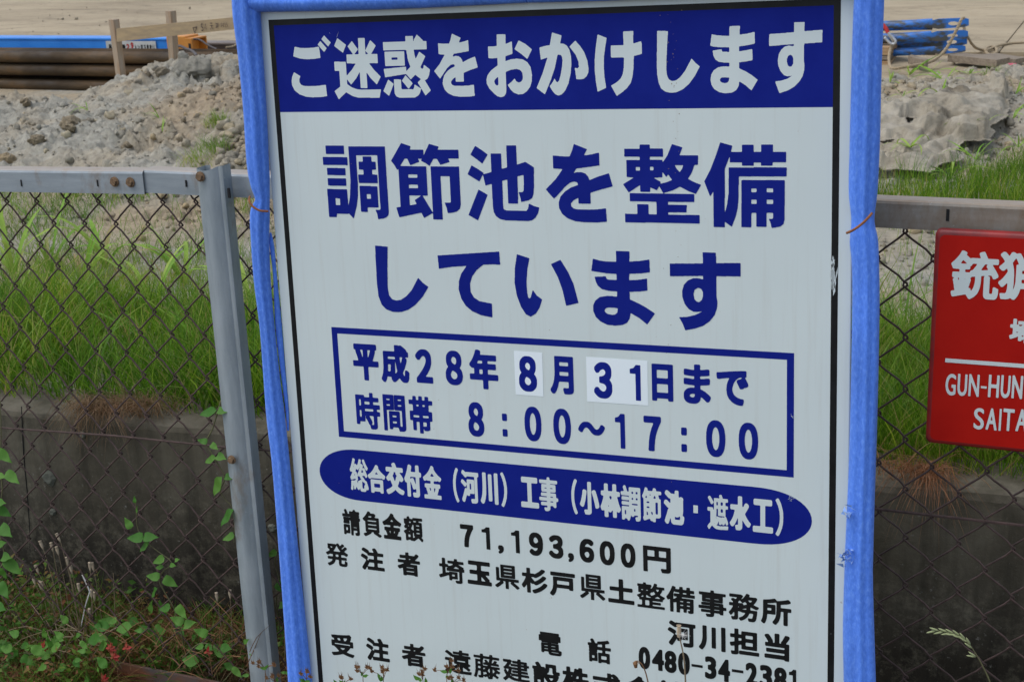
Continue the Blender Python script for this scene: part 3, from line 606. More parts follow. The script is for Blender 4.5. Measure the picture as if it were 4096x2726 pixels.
# ---------------------------------------------------------------- the construction notice
M4 = Matrix.Identity(4)
SB = B@RS; SO = B@TS+C0                      # sign axes (x right, y down, normal away from the viewer) in the world
for i in range(3):
    M4[i][0] = SB[i][0]; M4[i][1] = -SB[i][1]; M4[i][2] = -SB[i][2]; M4[i][3] = SO[i]
sign = thing('construction_notice', 'large white and navy Japanese notice board edged with blue foam tied to the fence', 'sign')
sign.matrix_world = M4                       # local: x right, y up (negative down the board), z towards the viewer
def sgn_box(name, x0, y0, x1, y1, z0, z1, m, bv=0):
    b = MB(); b.box((x0, -y1, z0), (x1, -y0, z1)); o = link(name, b.mesh(name), m, sign)
    if bv: bevel(o, bv)
    return o
sgn_box('board', -.022, -.020, 1.082, 1.385, -.006, 0, MT['board'], .002)
for x0, x1 in ((-.014, .012), (1.048, 1.074), (.51, .54)): sgn_box('back_frame', x0, -.01, x1, 1.38, -.034, -.0062, MT['metal_back'])
LZ = .0002
def sheet(name, quads, m, z):
    b = MB()
    for q in quads: b.add([(x, -y, z) for x, y in q][::-1], [tuple(range(len(q)))])
    return link(name, b.mesh(name), m, sign)
W_ = 1.06; H_ = 1.345; bw = .0108
sheet('black_border', [[(0,0),(W_,0),(W_,bw),(0,bw)],[(0,bw),(bw,bw),(bw,H_),(0,H_)],[(W_-bw*1.05,bw),(W_,bw),(W_,H_),(W_-bw*1.05,H_)],[(0,H_),(W_,H_),(W_,H_+bw),(0,H_+bw)]], MT['black'], LZ)
sheet('header_band', [[(bw,bw),(W_-bw*1.05,bw),(W_-bw*1.05,.1705),(bw,.1705)]], MT['navy'], LZ)
xa, xb, ya, yb_ = .0891, .9875, .5816, .8023; t_ = .0123
sheet('date_frame', [[(xa,ya),(xb,ya),(xb,ya+t_),(xa,ya+t_)],[(xa,yb_-t_),(xb,yb_-t_),(xb,yb_),(xa,yb_)],[(xa,ya+t_),(xa+t_,ya+t_),(xa+t_,yb_-t_),(xa,yb_-t_)],[(xb-t_,ya+t_),(xb,ya+t_),(xb,yb_-t_),(xb-t_,yb_-t_)]], MT['navy'], LZ)
# lozenge banner with elliptical ends
ox0 = onsign(1277,1863)[0]; ox1 = onsign(3248,2069)[0]; oy0 = (onsign(1426,1797.5)[1]+onsign(3003,1944)[1])/2; oy1 = (onsign(1454,2003)[1]+onsign(3051,2175)[1])/2
ex0 = onsign(1440,1797)[0]; ex1 = onsign(3010,1944)[0]; cy_ = (oy0+oy1)/2; ry = (oy1-oy0)/2; q = []
for a in np.linspace(-90, 90, 25): r_ = math.radians(a); q.append((ex1+(ox1-ex1)*abs(math.cos(r_))**.85, cy_+ry*math.sin(r_)))
for a in np.linspace(90, 270, 25): r_ = math.radians(a); q.append((ex0-(ex0-ox0)*abs(math.cos(r_))**.85, cy_+ry*math.sin(r_)))
sheet('banner', [q], MT['navy'], LZ)

# lettering: glyph outlines of Blender's own typeface, thickened and fitted to the painted letters
_fc = {}
def glyph_tris(ch):
    if ch in _fc: return _fc[ch]
    if ch == '|1':
        V = np.array([(.56,0),(1,0),(1,1),(.52,1),(.52,.25),(0,.25),(0,.12),(.35,.09)]); T = [(0,1,2),(0,2,3),(0,3,4),(0,4,7),(4,5,7),(5,6,7)]
    elif ch == '|-': V = np.array([(0,0),(1,0),(1,1),(0,1)]); T = [(0,1,2),(0,2,3)]
    elif ch == '|:': V = np.array([(.1,0),(.9,0),(1,.05),(1,.27),(.9,.32),(.1,.32),(0,.27),(0,.05)]+[(.1,.68),(.9,.68),(1,.73),(1,.95),(.9,1),(.1,1),(0,.95),(0,.73)]); T = [(0,i,i+1) for i in range(1,7)]+[(8,8+i,9+i) for i in range(1,7)]
    else:
        c = bpy.data.curves.new('t', 'FONT'); c.body = ch; c.size = 1; c.resolution_u = 6
        o = bpy.data.objects.new('t', c); col.objects.link(o); dg = bpy.context.evaluated_depsgraph_get()
        me = bpy.data.meshes.new_from_object(o.evaluated_get(dg)); me.calc_loop_triangles()
        V = np.array([v.co[:2] for v in me.vertices]); T = [tuple(t.vertices) for t in me.loop_triangles]
        bpy.data.objects.remove(o); bpy.data.curves.remove(c); bpy.data.meshes.remove(me)
        lo, hi = V.min(0), V.max(0); V = (V-lo)/(hi-lo); V[:,1] = 1-V[:,1]
    _fc[ch] = (V, np.array(T)); return _fc[ch]
def dil(A, rx, ry, diag):
    def mx(A, d, ax):
        R_ = A.copy()
        for k in range(1, d+1):
            R_ = np.maximum(R_, np.roll(A, k, ax)); R_ = np.maximum(R_, np.roll(A, -k, ax))
        return R_
    A = mx(A, rx, 1); A = mx(A, ry, 0)
    for _ in range(diag): A = np.maximum.reduce([A, np.roll(A,1,0), np.roll(A,-1,0), np.roll(A,1,1), np.roll(A,-1,1)])
    return A
def contour(S, X0, Y0, cell):
    Vo = []; Fo = []
    full = (S[:-1,:-1] > .5) & (S[1:,:-1] > .5) & (S[:-1,1:] > .5) & (S[1:,1:] > .5); anyc = (S[:-1,:-1] > .5) | (S[1:,:-1] > .5) | (S[:-1,1:] > .5) | (S[1:,1:] > .5)
    P = lambda i, j: (X0+i*cell, Y0+j*cell)
    for j in range(full.shape[0]):
        rowf = full[j]; i = 0
        while i < len(rowf):
            if rowf[i]:
                k = i
                while k < len(rowf) and rowf[k]: k += 1
                b_ = len(Vo); Vo += [P(i, j), P(k, j), P(k, j+1), P(i, j+1)]; Fo.append((b_, b_+3, b_+2, b_+1)); i = k
            else: i += 1
        for i in np.nonzero(anyc[j] & ~rowf)[0]:
            cs = [(i,j),(i+1,j),(i+1,j+1),(i,j+1)]; vs = [float(S[b2, a2]) for a2, b2 in cs]; poly = []
            for k in range(4):
                v0, v1 = vs[k], vs[(k+1) % 4]; p0_, p1_ = cs[k], cs[(k+1) % 4]
                if v0 > .5: poly.append(P(*p0_))
                if (v0 > .5) != (v1 > .5): f_ = (.5-v0)/(v1-v0); poly.append((X0+(p0_[0]+(p1_[0]-p0_[0])*f_)*cell, Y0+(p0_[1]+(p1_[1]-p0_[1])*f_)*cell))
            if len(poly) >= 3: b_ = len(Vo); Vo += poly; Fo.append(tuple(range(b_, b_+len(poly)))[::-1])
    return Vo, Fo
def glyph_mesh(ch, x0, y0, x1, y1, t, res):
    """filled contour (verts in metres, y down, faces) of one thickened letter whose ink box is x0..x1, y0..y1; t = thickening as a fraction of height"""
    V, T = glyph_tris(ch); Hh = y1-y0; Wd = x1-x0; px = Hh/res/4; ny, nx = res*4+16, int(Wd/px)+17
    tv = t*4*res; rx = ry = int(round(tv*.62)); dg_ = int(round(tv-rx)); tt = rx+dg_
    X = 8+tt+V[:,0]*(Wd/px-2*tt); Y = 8+tt+V[:,1]*(4*res-2*tt)
    A = np.zeros((ny, nx), np.float32)
    for a, b, c in T:
        xs_, ys_ = X[[a,b,c]], Y[[a,b,c]]; i0, i1 = int(xs_.min()), int(xs_.max())+2; j0, j1 = int(ys_.min()), int(ys_.max())+2
        gx, gy = np.meshgrid(np.arange(i0, i1)+.5, np.arange(j0, j1)+.5)
        d = (xs_[1]-xs_[0])*(ys_[2]-ys_[0])-(xs_[2]-xs_[0])*(ys_[1]-ys_[0])
        if abs(d) < 1e-9: continue
        u = ((gx-xs_[0])*(ys_[2]-ys_[0])-(xs_[2]-xs_[0])*(gy-ys_[0]))/d; v = ((xs_[1]-xs_[0])*(gy-ys_[0])-(gx-xs_[0])*(ys_[1]-ys_[0]))/d
        m = (u >= -.001) & (v >= -.001) & (u+v <= 1.001); sub = A[j0:j1, i0:i1]; m = m[:sub.shape[0], :sub.shape[1]]; sub[m] = 1
    A = dil(A, rx, ry, dg_)
    A = np.pad(A, ((0, -A.shape[0] % 4), (0, -A.shape[1] % 4)))
    S = np.pad(A.reshape(A.shape[0]//4, 4, A.shape[1]//4, 4).mean((1, 3)), 1)
    S = .6*S+.1*(np.roll(S,1,0)+np.roll(S,-1,0)+np.roll(S,1,1)+np.roll(S,-1,1))
    cell = px*4; return contour(S, x0-8*px-cell*.5, y0-8*px-cell*.5, cell)
Z1 = (940,0,1300/2356); Z2 = (2200,0,1400/2356); Z3 = (1000,800,1300/2356); Z4 = (2200,800,1300/2356); Z5 = (1200,1650,1100/1603); Z6 = (2200,1650,1300/1894); Z7 = (1200,2450,1100/2356)
def zp(z, p): return (z[0]+p[0]*z[2], z[1]+p[1]*z[2])
def line_part(name, chars, m, t, res, z=2*LZ):
    b = MB()
    for c in chars:
        ch, zz, Lp, Rp, Tp, Bp = c[:6]; tt = c[6] if len(c) > 6 else t
        zz = zz if isinstance(zz[0], tuple) else (zz,)*4
        x0 = onsign(*zp(zz[0], Lp))[0]; x1 = onsign(*zp(zz[1], Rp))[0]; y0 = onsign(*zp(zz[2], Tp))[1]; y1 = onsign(*zp(zz[3], Bp))[1]
        V, Fc = glyph_mesh(ch, x0, y0, x1, y1, tt, res); b.add([(x, -y, z) for x, y in V], Fc)
    return link(name, b.mesh(name), m, sign)
K = .036
ZA = (1150,100,600/2356); ZBt = (1720,90,600/2356); ZC = (2180,80,660/2356); ZD = (2800,60,520/2356); ZE = (1280,560,590/2356); ZF = (1850,560,620/2356); ZG = (2470,560,700/2356); ZH = (1480,970,860/2356); ZI = (2340,990,640/2356)
TRACE1 = [(ZA, "113,343 200,362 300,366 400,358 495,343 521,518 420,534 310,541 200,530 92,494|575,165 680,280 638,342 534,226|516,254 617,368 576,427 474,310|103,742 205,806 188,850 190,900 215,940 260,958 350,964 480,958 602,939 624,1117 520,1134 400,1138 290,1127 190,1090 115,1030 75,950 67,880 75,820"),
(ZA, "783,208 920,314 872,440 734,332|733,580 917,578 931,800 1010,710 1075,606 934,606 927,466 1120,462 1108,207 1213,207 1225,462 1413,458 1421,600 1282,602 1350,695 1465,814 1405,936 1310,840 1241,742 1256,992 1152,992 1136,736 1080,840 1002,939 933,850 939,930 1010,980 1090,1010 1160,1018 1470,1014 1449,1143 1120,1144 1030,1120 922,1058 808,1169 741,1040 830,970 816,725 743,725|1012,254 1109,386 1046,470 1035,470 945,340|1299,239 1388,326 1312,462 1275,464 1222,404"),
(ZA, "1498,272 1855,262 1850,176 1969,175 1975,256 2181,253 2187,384 1983,388 1992,450 2014,536 2070,420 2166,492 2088,666 2118,694 2135,680 2143,625 2240,700 2225,790 2200,845 2165,866 2100,856 2008,782 1938,858 1868,775 1868,728 1932,658 1895,560 1866,394 1506,402|2032,151 2127,243 2120,264 1990,264 1982,240|1523,424 1834,415 1844,640 1538,648|-1635,511 1731,511 1731,548 1637,549|1512,693 1863,656 1868,770 1536,823|1583,857 1670,927 1597,1116 1508,1040|1673,857 1785,857 1791,995 1800,1012 1975,1012 1990,990 1997,935 2099,1000 2085,1065 2055,1110 2000,1141 1760,1143 1715,1125 1690,1085 1682,1040|1855,790 1968,918 1905,1006 1799,878|2095,852 2153,862 2253,1028 2170,1110 2048,908"),
(ZBt, "344,177 483,242 452,320 530,302 600,278 612,451 500,472 374,494 352,544 400,527 445,530 480,552 505,590 515,628 600,580 708,535 752,708 640,745 529,793 534,931 406,931 401,858 360,890 335,925 332,955 350,980 385,995 500,998 600,993 691,977 704,1154 600,1166 480,1167 370,1153 290,1115 235,1060 205,980 203,910 225,830 275,765 330,722 394,690 385,665 362,656 320,670 270,720 220,795 159,885 67,766 150,660 232,508 135,500 128,328 210,336 301,336 325,265"),
(ZBt, "1047,190 1187,188 1187,341 1287,298 1298,493 1183,533 1185,611 1270,580 1370,570 1460,582 1530,625 1580,700 1603,820 1600,920 1575,1010 1520,1085 1460,1125 1390,1131 1320,1105 1270,1058 1222,983 1275,940 1331,880 1355,925 1395,946 1435,930 1457,895 1462,850 1450,790 1415,745 1360,732 1280,742 1192,776 1201,1050 1193,1120 1165,1160 1115,1175 1060,1160 1000,1110 930,1035 895,965 888,900 905,830 960,755 1064,675 1060,557 990,564 920,564 912,378 980,380 1052,370|-1072,851 1078,960 1070,990 1050,993 1022,965 1010,930 1020,900|1393,283 1500,340 1602,425 1529,576 1440,500 1328,421"),
(ZBt, "1918,159 2068,205 2045,332 2100,336 2150,365 2190,430 2215,530 2222,650 2210,800 2175,960 2120,1080 2070,1130 2015,1150 1965,1125 1920,1070 1882,1003 1925,945 1959,880 1980,925 2003,943 2030,915 2055,820 2075,700 2083,600 2075,540 2055,512 2025,506 2003,512 1960,720 1900,900 1806,1131 1676,1031 1770,800 1848,550 1742,586 1719,396 1800,372 1883,358"),
(ZC, "433,297 500,370 560,460 605,580 622,690 620,750 595,805 555,840 500,850 447,845 440,770 425,687 470,690 486,672 480,600 440,500 350,383"),
(ZC, "751,207 881,258 860,390 843,520 840,680 852,830 875,970 753,1027 728,880 712,720 712,560 725,400|1114,168 1259,158 1262,339 1378,303 1384,485 1268,517 1265,680 1250,810 1225,900 1170,975 1100,1035 1025,1086 944,938 1020,895 1080,840 1110,780 1125,700 1131,537 940,537 940,367 1124,363"),
(ZC, "1602,158 1757,160 1745,350 1735,560 1733,720 1745,800 1770,850 1815,874 1870,865 1930,820 2000,730 2094,552 2150,615 2211,665 2140,800 2060,910 1970,990 1880,1032 1800,1040 1720,1025 1660,980 1625,900 1605,790 1598,650 1600,400"),
(ZD, "536,207 723,198 720,360 850,342 990,308 996,520 860,550 710,571 710,661 830,643 948,619 954,821 840,843 707,860 712,970 830,1025 930,1085 1047,1177 933,1370 830,1278 714,1203 700,1290 660,1360 590,1405 460,1421 350,1400 260,1345 210,1270 193,1180 205,1080 250,1005 330,950 430,933 532,939 534,865 430,863 340,850 280,810 245,740 230,648 393,623 398,655 415,672 530,672 530,588 350,585 260,578 187,560 213,353 300,370 420,380 532,380|-536,1137 520,1200 495,1228 450,1238 395,1225 368,1205 362,1175 372,1148 400,1134 450,1130"),
(ZD, "1706,138 1895,130 1892,296 2220,272 2215,497 1888,518 1882,825 1892,900 1888,1000 1860,1110 1800,1210 1710,1300 1600,1365 1440,1420 1361,1207 1480,1190 1590,1155 1697,1086 1640,1107 1580,1112 1520,1090 1460,1020 1420,920 1411,820 1430,710 1475,630 1540,575 1610,556 1703,571 1703,528 1500,545 1253,567 1256,350 1705,316|-1640,720 1675,745 1693,800 1690,880 1665,930 1630,943 1595,920 1577,860 1578,790 1600,740")]
TRACE2 = [(ZE, "86,88 380,90 389,227 96,226|43,268 437,273 445,403 53,397|110,443 406,448 413,565 120,559|122,609 416,614 425,731 132,726|115,779 432,787 456,1054 480,900 489,640 451,101 1037,104 1101,1150 1095,1200 1060,1235 1010,1255 930,1263 915,1180 887,1115 955,1115 967,1100 913,243 575,243 607,700 607,900 590,1050 541,1255 460,1168 455,1180 271,1175 270,1232 147,1228|-249,930 319,932 325,1039 256,1038|681,262 819,263 824,345 890,347 898,474 834,476 838,549 917,552 926,691 622,686 610,548 697,550 692,474 624,472 615,343 684,345|632,732 915,737 937,1077 763,1075 766,1149 659,1144|-747,862 812,863 816,937 751,936"),
(ZE, "1296,48 1449,99 1433,152 1649,153 1657,245 1740,60 1898,106 1877,154 2210,155 2218,298 2046,298 2074,350 1924,397 1866,298 1813,298 1750,415 1690,370 1612,331 1630,297 1563,297 1590,347 1444,403 1393,296 1352,296 1281,415 1697,421 1722,887 1640,888 1806,1163 1665,1245 1620,1160 1269,1234 1219,1075 1288,1067 1254,462 1232,477 1190,400 1135,331|-1409,549 1553,550 1555,601 1412,600|-1418,711 1562,712 1564,768 1421,767|-1428,885 1617,888 1513,959 1546,1022 1437,1041|1765,422 2219,423 2249,1040 2235,1100 2190,1140 2120,1160 2041,1166 2025,1085 1991,998 2082,1000 2092,985 2073,580 1925,576 1964,1272 1811,1268"),
(ZF, "192,88 290,150 383,220 301,360 215,290 120,222|138,384 235,440 323,500 257,631 76,520|244,751 383,831 237,1221 92,1138|310,522 439,487 429,204 587,205 597,437 677,417 665,82 815,82 828,373 958,332 1086,415 1088,700 1080,820 1060,880 1010,915 892,942 880,870 851,790 915,790 930,770 933,650 926,530 834,553 848,966 697,963 682,599 605,619 618,1000 628,1050 660,1067 975,1073 995,1050 1011,962 1080,1000 1169,1025 1150,1110 1110,1180 1060,1218 1000,1230 660,1220 570,1200 510,1155 475,1090 462,1000 444,666 350,692"),
(ZF, "1692,60 1894,140 1843,235 1960,218 2074,190 2083,386 1900,412 1730,434 1690,502 1745,486 1810,487 1870,510 1910,555 1931,609 2060,555 2226,504 2285,705 2110,750 1944,802 1949,966 1764,965 1761,876 1690,915 1650,960 1655,1005 1690,1040 1760,1055 1900,1058 2050,1052 2182,1036 2196,1241 2050,1252 1880,1250 1720,1235 1600,1190 1515,1120 1468,1030 1462,950 1490,860 1560,780 1650,720 1757,683 1745,645 1700,630 1640,645 1560,710 1480,800 1392,894 1267,751 1420,590 1523,443 1377,431 1370,234 1500,246 1629,249 1665,160"),
(ZG, "298,60 435,60 436,115 611,116 612,225 436,226 437,267 604,268 606,305 670,210 733,54 875,99 835,205 1085,205 1085,334 1036,336 1000,440 949,522 1030,565 1127,602 1056,726 960,690 841,628 740,680 615,715 562,620 531,677 442,637 440,698 307,698 303,606 152,707 75,594 221,505 122,498 119,267 299,267 299,226 91,224 91,116 298,116|-246,362 303,362 303,409 247,409|-438,362 485,362 487,409 438,409|-769,336 886,337 870,385 837,434 800,390|-606,430 606,503 483,507 583,563 577,588 660,568 736,537 682,464 657,498|165,716 1034,727 1034,834 681,833 681,870 933,872 933,973 682,973 682,1004 1108,1009 1108,1125 103,1105 101,990 267,996 266,862 418,866 420,999 527,999 525,831 166,823"),
(ZG, "1383,31 1548,77 1527,160 1677,160 1677,63 1833,63 1834,160 1934,160 1935,62 2092,62 2092,158 2272,158 2271,299 2091,301 2090,346 1933,346 1933,301 1833,301 1833,346 1676,346 1676,301 1512,301 1511,220 1444,390 1446,985 1475,870 1495,720 1498,368 2279,368 2278,490 1633,491 1632,760 1620,910 1595,1020 1539,1168 1446,1098 1446,1174 1296,1170 1291,690 1248,760 1168,557 1250,400 1320,220|1669,538 2255,538 2250,1070 2235,1130 2190,1165 2075,1185 2060,1110 2034,1058 2085,1060 2095,1045 2095,985 2088,980 2007,980 2007,1169 1869,1167 1869,980 1805,979 1802,1175 1668,1172|-1802,650 1871,650 1871,701 1802,701|-2008,650 2097,650 2097,702 2008,702|-1802,803 1871,803 1871,859 1802,859|-2008,803 2095,803 2095,859 2008,859")]
TRACE3 = [(ZH, "55,32 194,43 192,300 196,500 210,575 245,620 290,633 340,625 400,585 460,515 528,384 580,440 641,484 580,590 500,680 420,735 340,760 250,757 180,730 130,680 95,590 77,450"),
(ZH, "741,140 1416,97 1428,242 1340,238 1241,242 1170,300 1120,370 1097,450 1105,540 1140,600 1200,640 1336,667 1343,819 1220,795 1120,750 1050,690 1000,610 972,510 975,420 1000,340 1058,255 900,265 755,286"),
(ZH, "1610,126 1748,171 1725,290 1716,430 1722,540 1735,600 1748,612 1763,595 1784,517 1830,580 1887,622 1860,710 1820,775 1762,810 1710,785 1655,700 1610,580 1585,440 1588,280|2087,187 2170,320 2230,450 2286,660 2150,692 2110,520 2060,380 1983,235"),
(ZI, "457,48 655,55 655,204 800,196 948,174 958,362 830,378 651,386 652,478 790,472 913,453 920,632 800,645 656,650 662,760 790,820 900,880 1032,969 917,1131 800,1035 673,962 660,1040 620,1105 550,1138 450,1147 330,1135 230,1085 160,1020 122,930 120,850 150,780 220,725 330,708 473,718 473,644 350,635 250,610 190,560 160,500 142,428 308,421 315,450 335,468 465,475 464,388 300,375 94,342 116,161 220,190 320,203 458,207|-484,893 478,950 450,982 400,988 330,972 295,945 290,915 310,888 360,878 430,882"),
(ZI, "1733,69 1929,74 1931,227 2292,225 2294,424 1934,420 1936,710 1952,800 1945,890 1910,990 1840,1080 1740,1150 1620,1190 1476,1216 1440,1120 1384,1021 1500,1018 1620,990 1748,929 1680,943 1600,943 1530,905 1470,830 1435,730 1430,640 1455,550 1510,485 1590,450 1660,448 1741,466 1741,416 1251,421 1248,233 1738,232|-1666,590 1710,605 1735,650 1738,710 1720,770 1680,802 1640,790 1610,750 1600,680 1615,620")]
def traced_part(name, items, m, z=2*LZ, cell=.0012):
    b = MB()
    for zz, txt in items:
        polys = []
        for s_ in txt.split('|'):
            neg = s_[0] == '-'; s_ = s_[1:] if neg else s_
            polys.append((neg, np.array([onsign(*zp(zz, tuple(map(float, p.split(','))))) for p in s_.split()])))
        al = np.vstack([p for _, p in polys]); x0, y0 = al.min(0)-2*cell; x1, y1 = al.max(0)+2*cell; h = cell/3
        nx, ny = int((x1-x0)/cell+1)*3, int((y1-y0)/cell+1)*3; gx, gy = np.meshgrid(x0+(np.arange(nx)+.5)*h, y0+(np.arange(ny)+.5)*h); A = np.zeros((ny, nx), bool)
        for neg, P in polys:
            q_ = _inside(gx, gy, P); A = (A & ~q_) if neg else (A | q_)
        S = A.reshape(ny//3, 3, nx//3, 3).mean((1, 3)); S = np.pad(S, 1)
        V, Fc = contour(S, x0-cell*.5, y0-cell*.5, cell); b.add([(x, -y, z) for x, y in V], Fc)
    return link(name, b.mesh(name), m, sign)
def _inside(x, y, P):
    r = np.zeros(x.shape, bool); n = len(P)
    for i in range(n):
        xa_, ya_ = P[i]; xb2, yb2 = P[(i+1) % n]
        if ya_ == yb2: continue
        r ^= ((ya_ > y) != (yb2 > y)) & (x < (xb2-xa_)*(y-ya_)/(yb2-ya_)+xa_)
    return r
traced_part('header_lettering', TRACE1, MT['white_print'])
traced_part('notice_lettering', TRACE2, MT['navy'])
traced_part('notice_lettering', TRACE3, MT['navy'])
line_part('date_lettering', [('平',Z3,(749,1190),(933,1200),(830,1042),(845,1305),.042),('成',Z3,(955,1280),(1157,1275),(1065,1050),(1135,1328),.036),('２',Z3,(1202,1200),(1328,1300),(1255,1080),(1270,1325),.048),('８',Z3,(1420,1270),(1543,1270),(1475,1090),(1485,1340),.045),('年',Z3,(1589,1165),(1801,1290),(1632,1081),(1720,1370),.040),
    ('月',Z4,(5,1375),(173,1370),(95,1131),(140,1409),.040),('日',Z4,(738,1300),(895,1455),(810,1187),(820,1456),.042),('ま',Z4,(969,1360),(1166,1430),(1065,1190),(1045,1474),.042),('で',Z4,(1207,1240),(1438,1325),(1320,1232),(1390,1490),.045)], MT['navy'], K, 56)
for nm, zz, q4 in (('month_patch', Z3, ((1913,1091),(2118,1105),(2128,1422),(1927,1407))), ('day_patch', Z4, ((262,1135),(706,1165),(712,1488),(270,1457)))):
    q = [onsign(*zp(zz, p)) for p in q4]; b = MB(); b.extrude([(x, -y) for x, y in q][::-1], LZ, 2.2*LZ); link(nm, b.mesh(nm), MT['patch'], sign)
line_part('patch_lettering', [('８',Z3,(1951,1300),(2081,1300),(2010,1129),(2018,1386),.050)], MT['navy'], K, 56, 3.2*LZ)
line_part('patch_lettering', [('３',Z4,(320,1365),(453,1365),(380,1173),(388,1436),.050),], MT['navy'], K, 56, 3.2*LZ)
line_part('patch_lettering', [('|1',Z4,(578,1225),(660,1400),(640,1194),(640,1452),0)], MT['navy'], K, 56, 3.2*LZ)
line_part('hours_lettering', [('時',(Z3,Z3,Z3,Z5),(768,1500),(942,1500),(880,1396),(415,95),.028),('間',(Z3,Z5,Z3,Z5),(962,1450),(620,80),(1040,1410),(600,110),.027),('帯',(Z3,Z5,Z3,Z5),(1149,1450),(777,50),(1235,1420),(712,120),.028),
    ('８',(Z5,Z5,Z3,Z5),(983,80),(1075,90),(1637,1463),(1030,138),.045),('|:',Z5,(1179,60),(1208,60),(1192,4),(1192,137),0),('０',(Z5,Z5,Z3,Z5),(1310,80),(1408,80),(2045,1495),(1362,165),.045),('０',(Z5,Z5,Z3,Z5),(1478,100),(1580,100),(2258,1510),(1530,181),.045),
    ('〜',Z6,(165,95),(320,90),(200,50),(290,133),.10),('|1',Z6,(378,30),(440,190),(410,5),(425,208),0),('７',Z6,(545,40),(647,50),(595,19),(590,222),.048),('|:',Z6,(765,155),(798,155),(781,85),(781,227),0),
    ('０',Z6,(910,150),(1022,150),(965,43),(970,257),.045),('０',Z6,(1100,165),(1213,165),(1155,57),(1160,271),.045)], MT['navy'], K, 56)
line_part('banner_lettering', [('総',Z5,(292,350),(400,400),(305,262),(345,456),.018),('合',Z5,(396,375),(498,380),(440,303),(480,470),.036),('交',Z5,(505,440),(610,470),(547,290),(600,480),.036),('付',Z5,(610,400),(706,370),(660,303),(680,492),.036),('金',Z5,(718,395),(824,400),(763,308),(780,502),.028),
    ('（',Z5,(893,415),(930,510),(915,320),(925,522),.02),('河',Z5,(940,430),(1040,370),(955,332),(1015,527),.028),('川',Z5,(1055,515),(1155,450),(1140,352),(1150,537),.036),('）',Z5,(1167,350),(1207,450),(1175,345),(1187,548),.02),('工',Z5,(1287,450),(1390,450),(1335,374),(1340,552),.045),('事',Z5,(1395,470),(1505,500),(1450,375),(1450,572),.020),
    ('（',Z6,(125,480),(163,585),(153,384),(160,592),.02),('小',Z6,(175,520),(287,520),(235,402),(235,593),.036),('林',Z6,(295,520),(413,560),(345,412),(375,610),.034),('調',Z6,(413,480),(528,560),(470,423),(450,626),.019),('節',Z6,(537,490),(650,560),(560,433),(610,636),.022),('池',Z6,(665,570),(782,600),(715,450),(730,650),.036),
    ('|-',Z6,(836,560),(862,560),(850,538),(850,583),0),('遮',Z6,(917,520),(1040,670),(930,470),(1000,683),.018),('水',Z6,(1048,600),(1170,640),(1110,485),(1120,685),.036),('工',Z6,(1182,600),(1300,600),(1240,503),(1240,697),.045),('）',Z6,(1315,500),(1360,600),(1330,497),(1330,717),.02)], MT['white_print'], K, 48)
line_part('price_lettering', [('請',Z5,(247,600),(352,650),(300,562),(270,708),.026),('負',Z5,(365,620),(477,720),(400,573),(470,727),.026),('金',Z5,(482,650),(593,700),(530,585),(580,741),.038),('額',Z5,(603,640),(720,740),(625,600),(715,753),.024),
    ('７',Z5,(933,670),(1009,660),(970,650),(970,781),.055),('|1',Z5,(1058,680),(1108,740),(1085,665),(1095,795),0),(',',Z5,(1155,780),(1188,790),(1170,770),(1165,818),.12),('|1',Z5,(1230,700),(1280,760),(1262,684),(1265,816),0),('９',Z5,(1335,745),(1417,770),(1377,697),(1380,832),.055),('３',Z5,(1452,815),(1535,800),(1495,712),(1495,848),.055),(',',Z5,(1563,830),(1597,840),(1580,816),(1575,867),.12),
    ('６',Z6,(172,800),(257,820),(215,733),(215,870),.055),('０',Z6,(290,815),(377,815),(333,746),(335,886),.055),('０',Z6,(412,830),(498,830),(455,760),(458,901),.055),('円',Z6,(543,850),(704,860),(620,778),(685,936),.042)], MT['black'], K, 48)
line_part('client_lettering', [('発',Z5,(155,860),(285,890),(200,757),(275,900),.028),('注',Z5,(360,900),(492,880),(430,788),(490,926),.040),('者',Z5,(570,900),(698,850),(625,812),(690,955),.036),('埼',Z5,(812,950),(957,900),(870,846),(930,995),.024),('玉',Z5,(978,980),(1117,960),(1050,865),(1110,1010),.045),('県',Z5,(1135,940),(1280,1015),(1190,884),(1270,1033),.026),
    ('杉',Z5,(1293,990),(1442,1000),(1325,900),(1350,1048),.038),('戸',(Z5,Z6,Z6,Z5),(1458,1050),(145,960),(75,930),(1475,1063),.040),('県',Z6,(173,1000),(323,1085),(230,940),(315,1097),.026),('土',Z6,(340,1090),(492,1080),(415,968),(490,1119),.045),('整',Z6,(507,1060),(670,1100),(545,985),(665,1147),.023),('備',Z6,(678,1080),(845,1100),(710,1005),(835,1172),.027),
    ('事',Z6,(865,1100),(1028,1110),(945,1033),(930,1187),.026),('務',Z6,(1042,1160),(1218,1120),(1085,1045),(1180,1218),.026),('所',Z6,(1230,1200),(1407,1120),(1300,1078),(1390,1243),.036)], MT['black'], K, 48)
line_part('client_lettering', [('河',Z6,(688,1320),(848,1240),(705,1207),(820,1367),.040),('川',Z6,(868,1360),(1023,1300),(1010,1250),(1010,1393),.042),('担',Z6,(1048,1300),(1220,1410),(1090,1255),(1210,1423),.038),('当',Z6,(1250,1350),(1397,1380),(1325,1285),(1380,1447),.040)], MT['black'], K, 48)
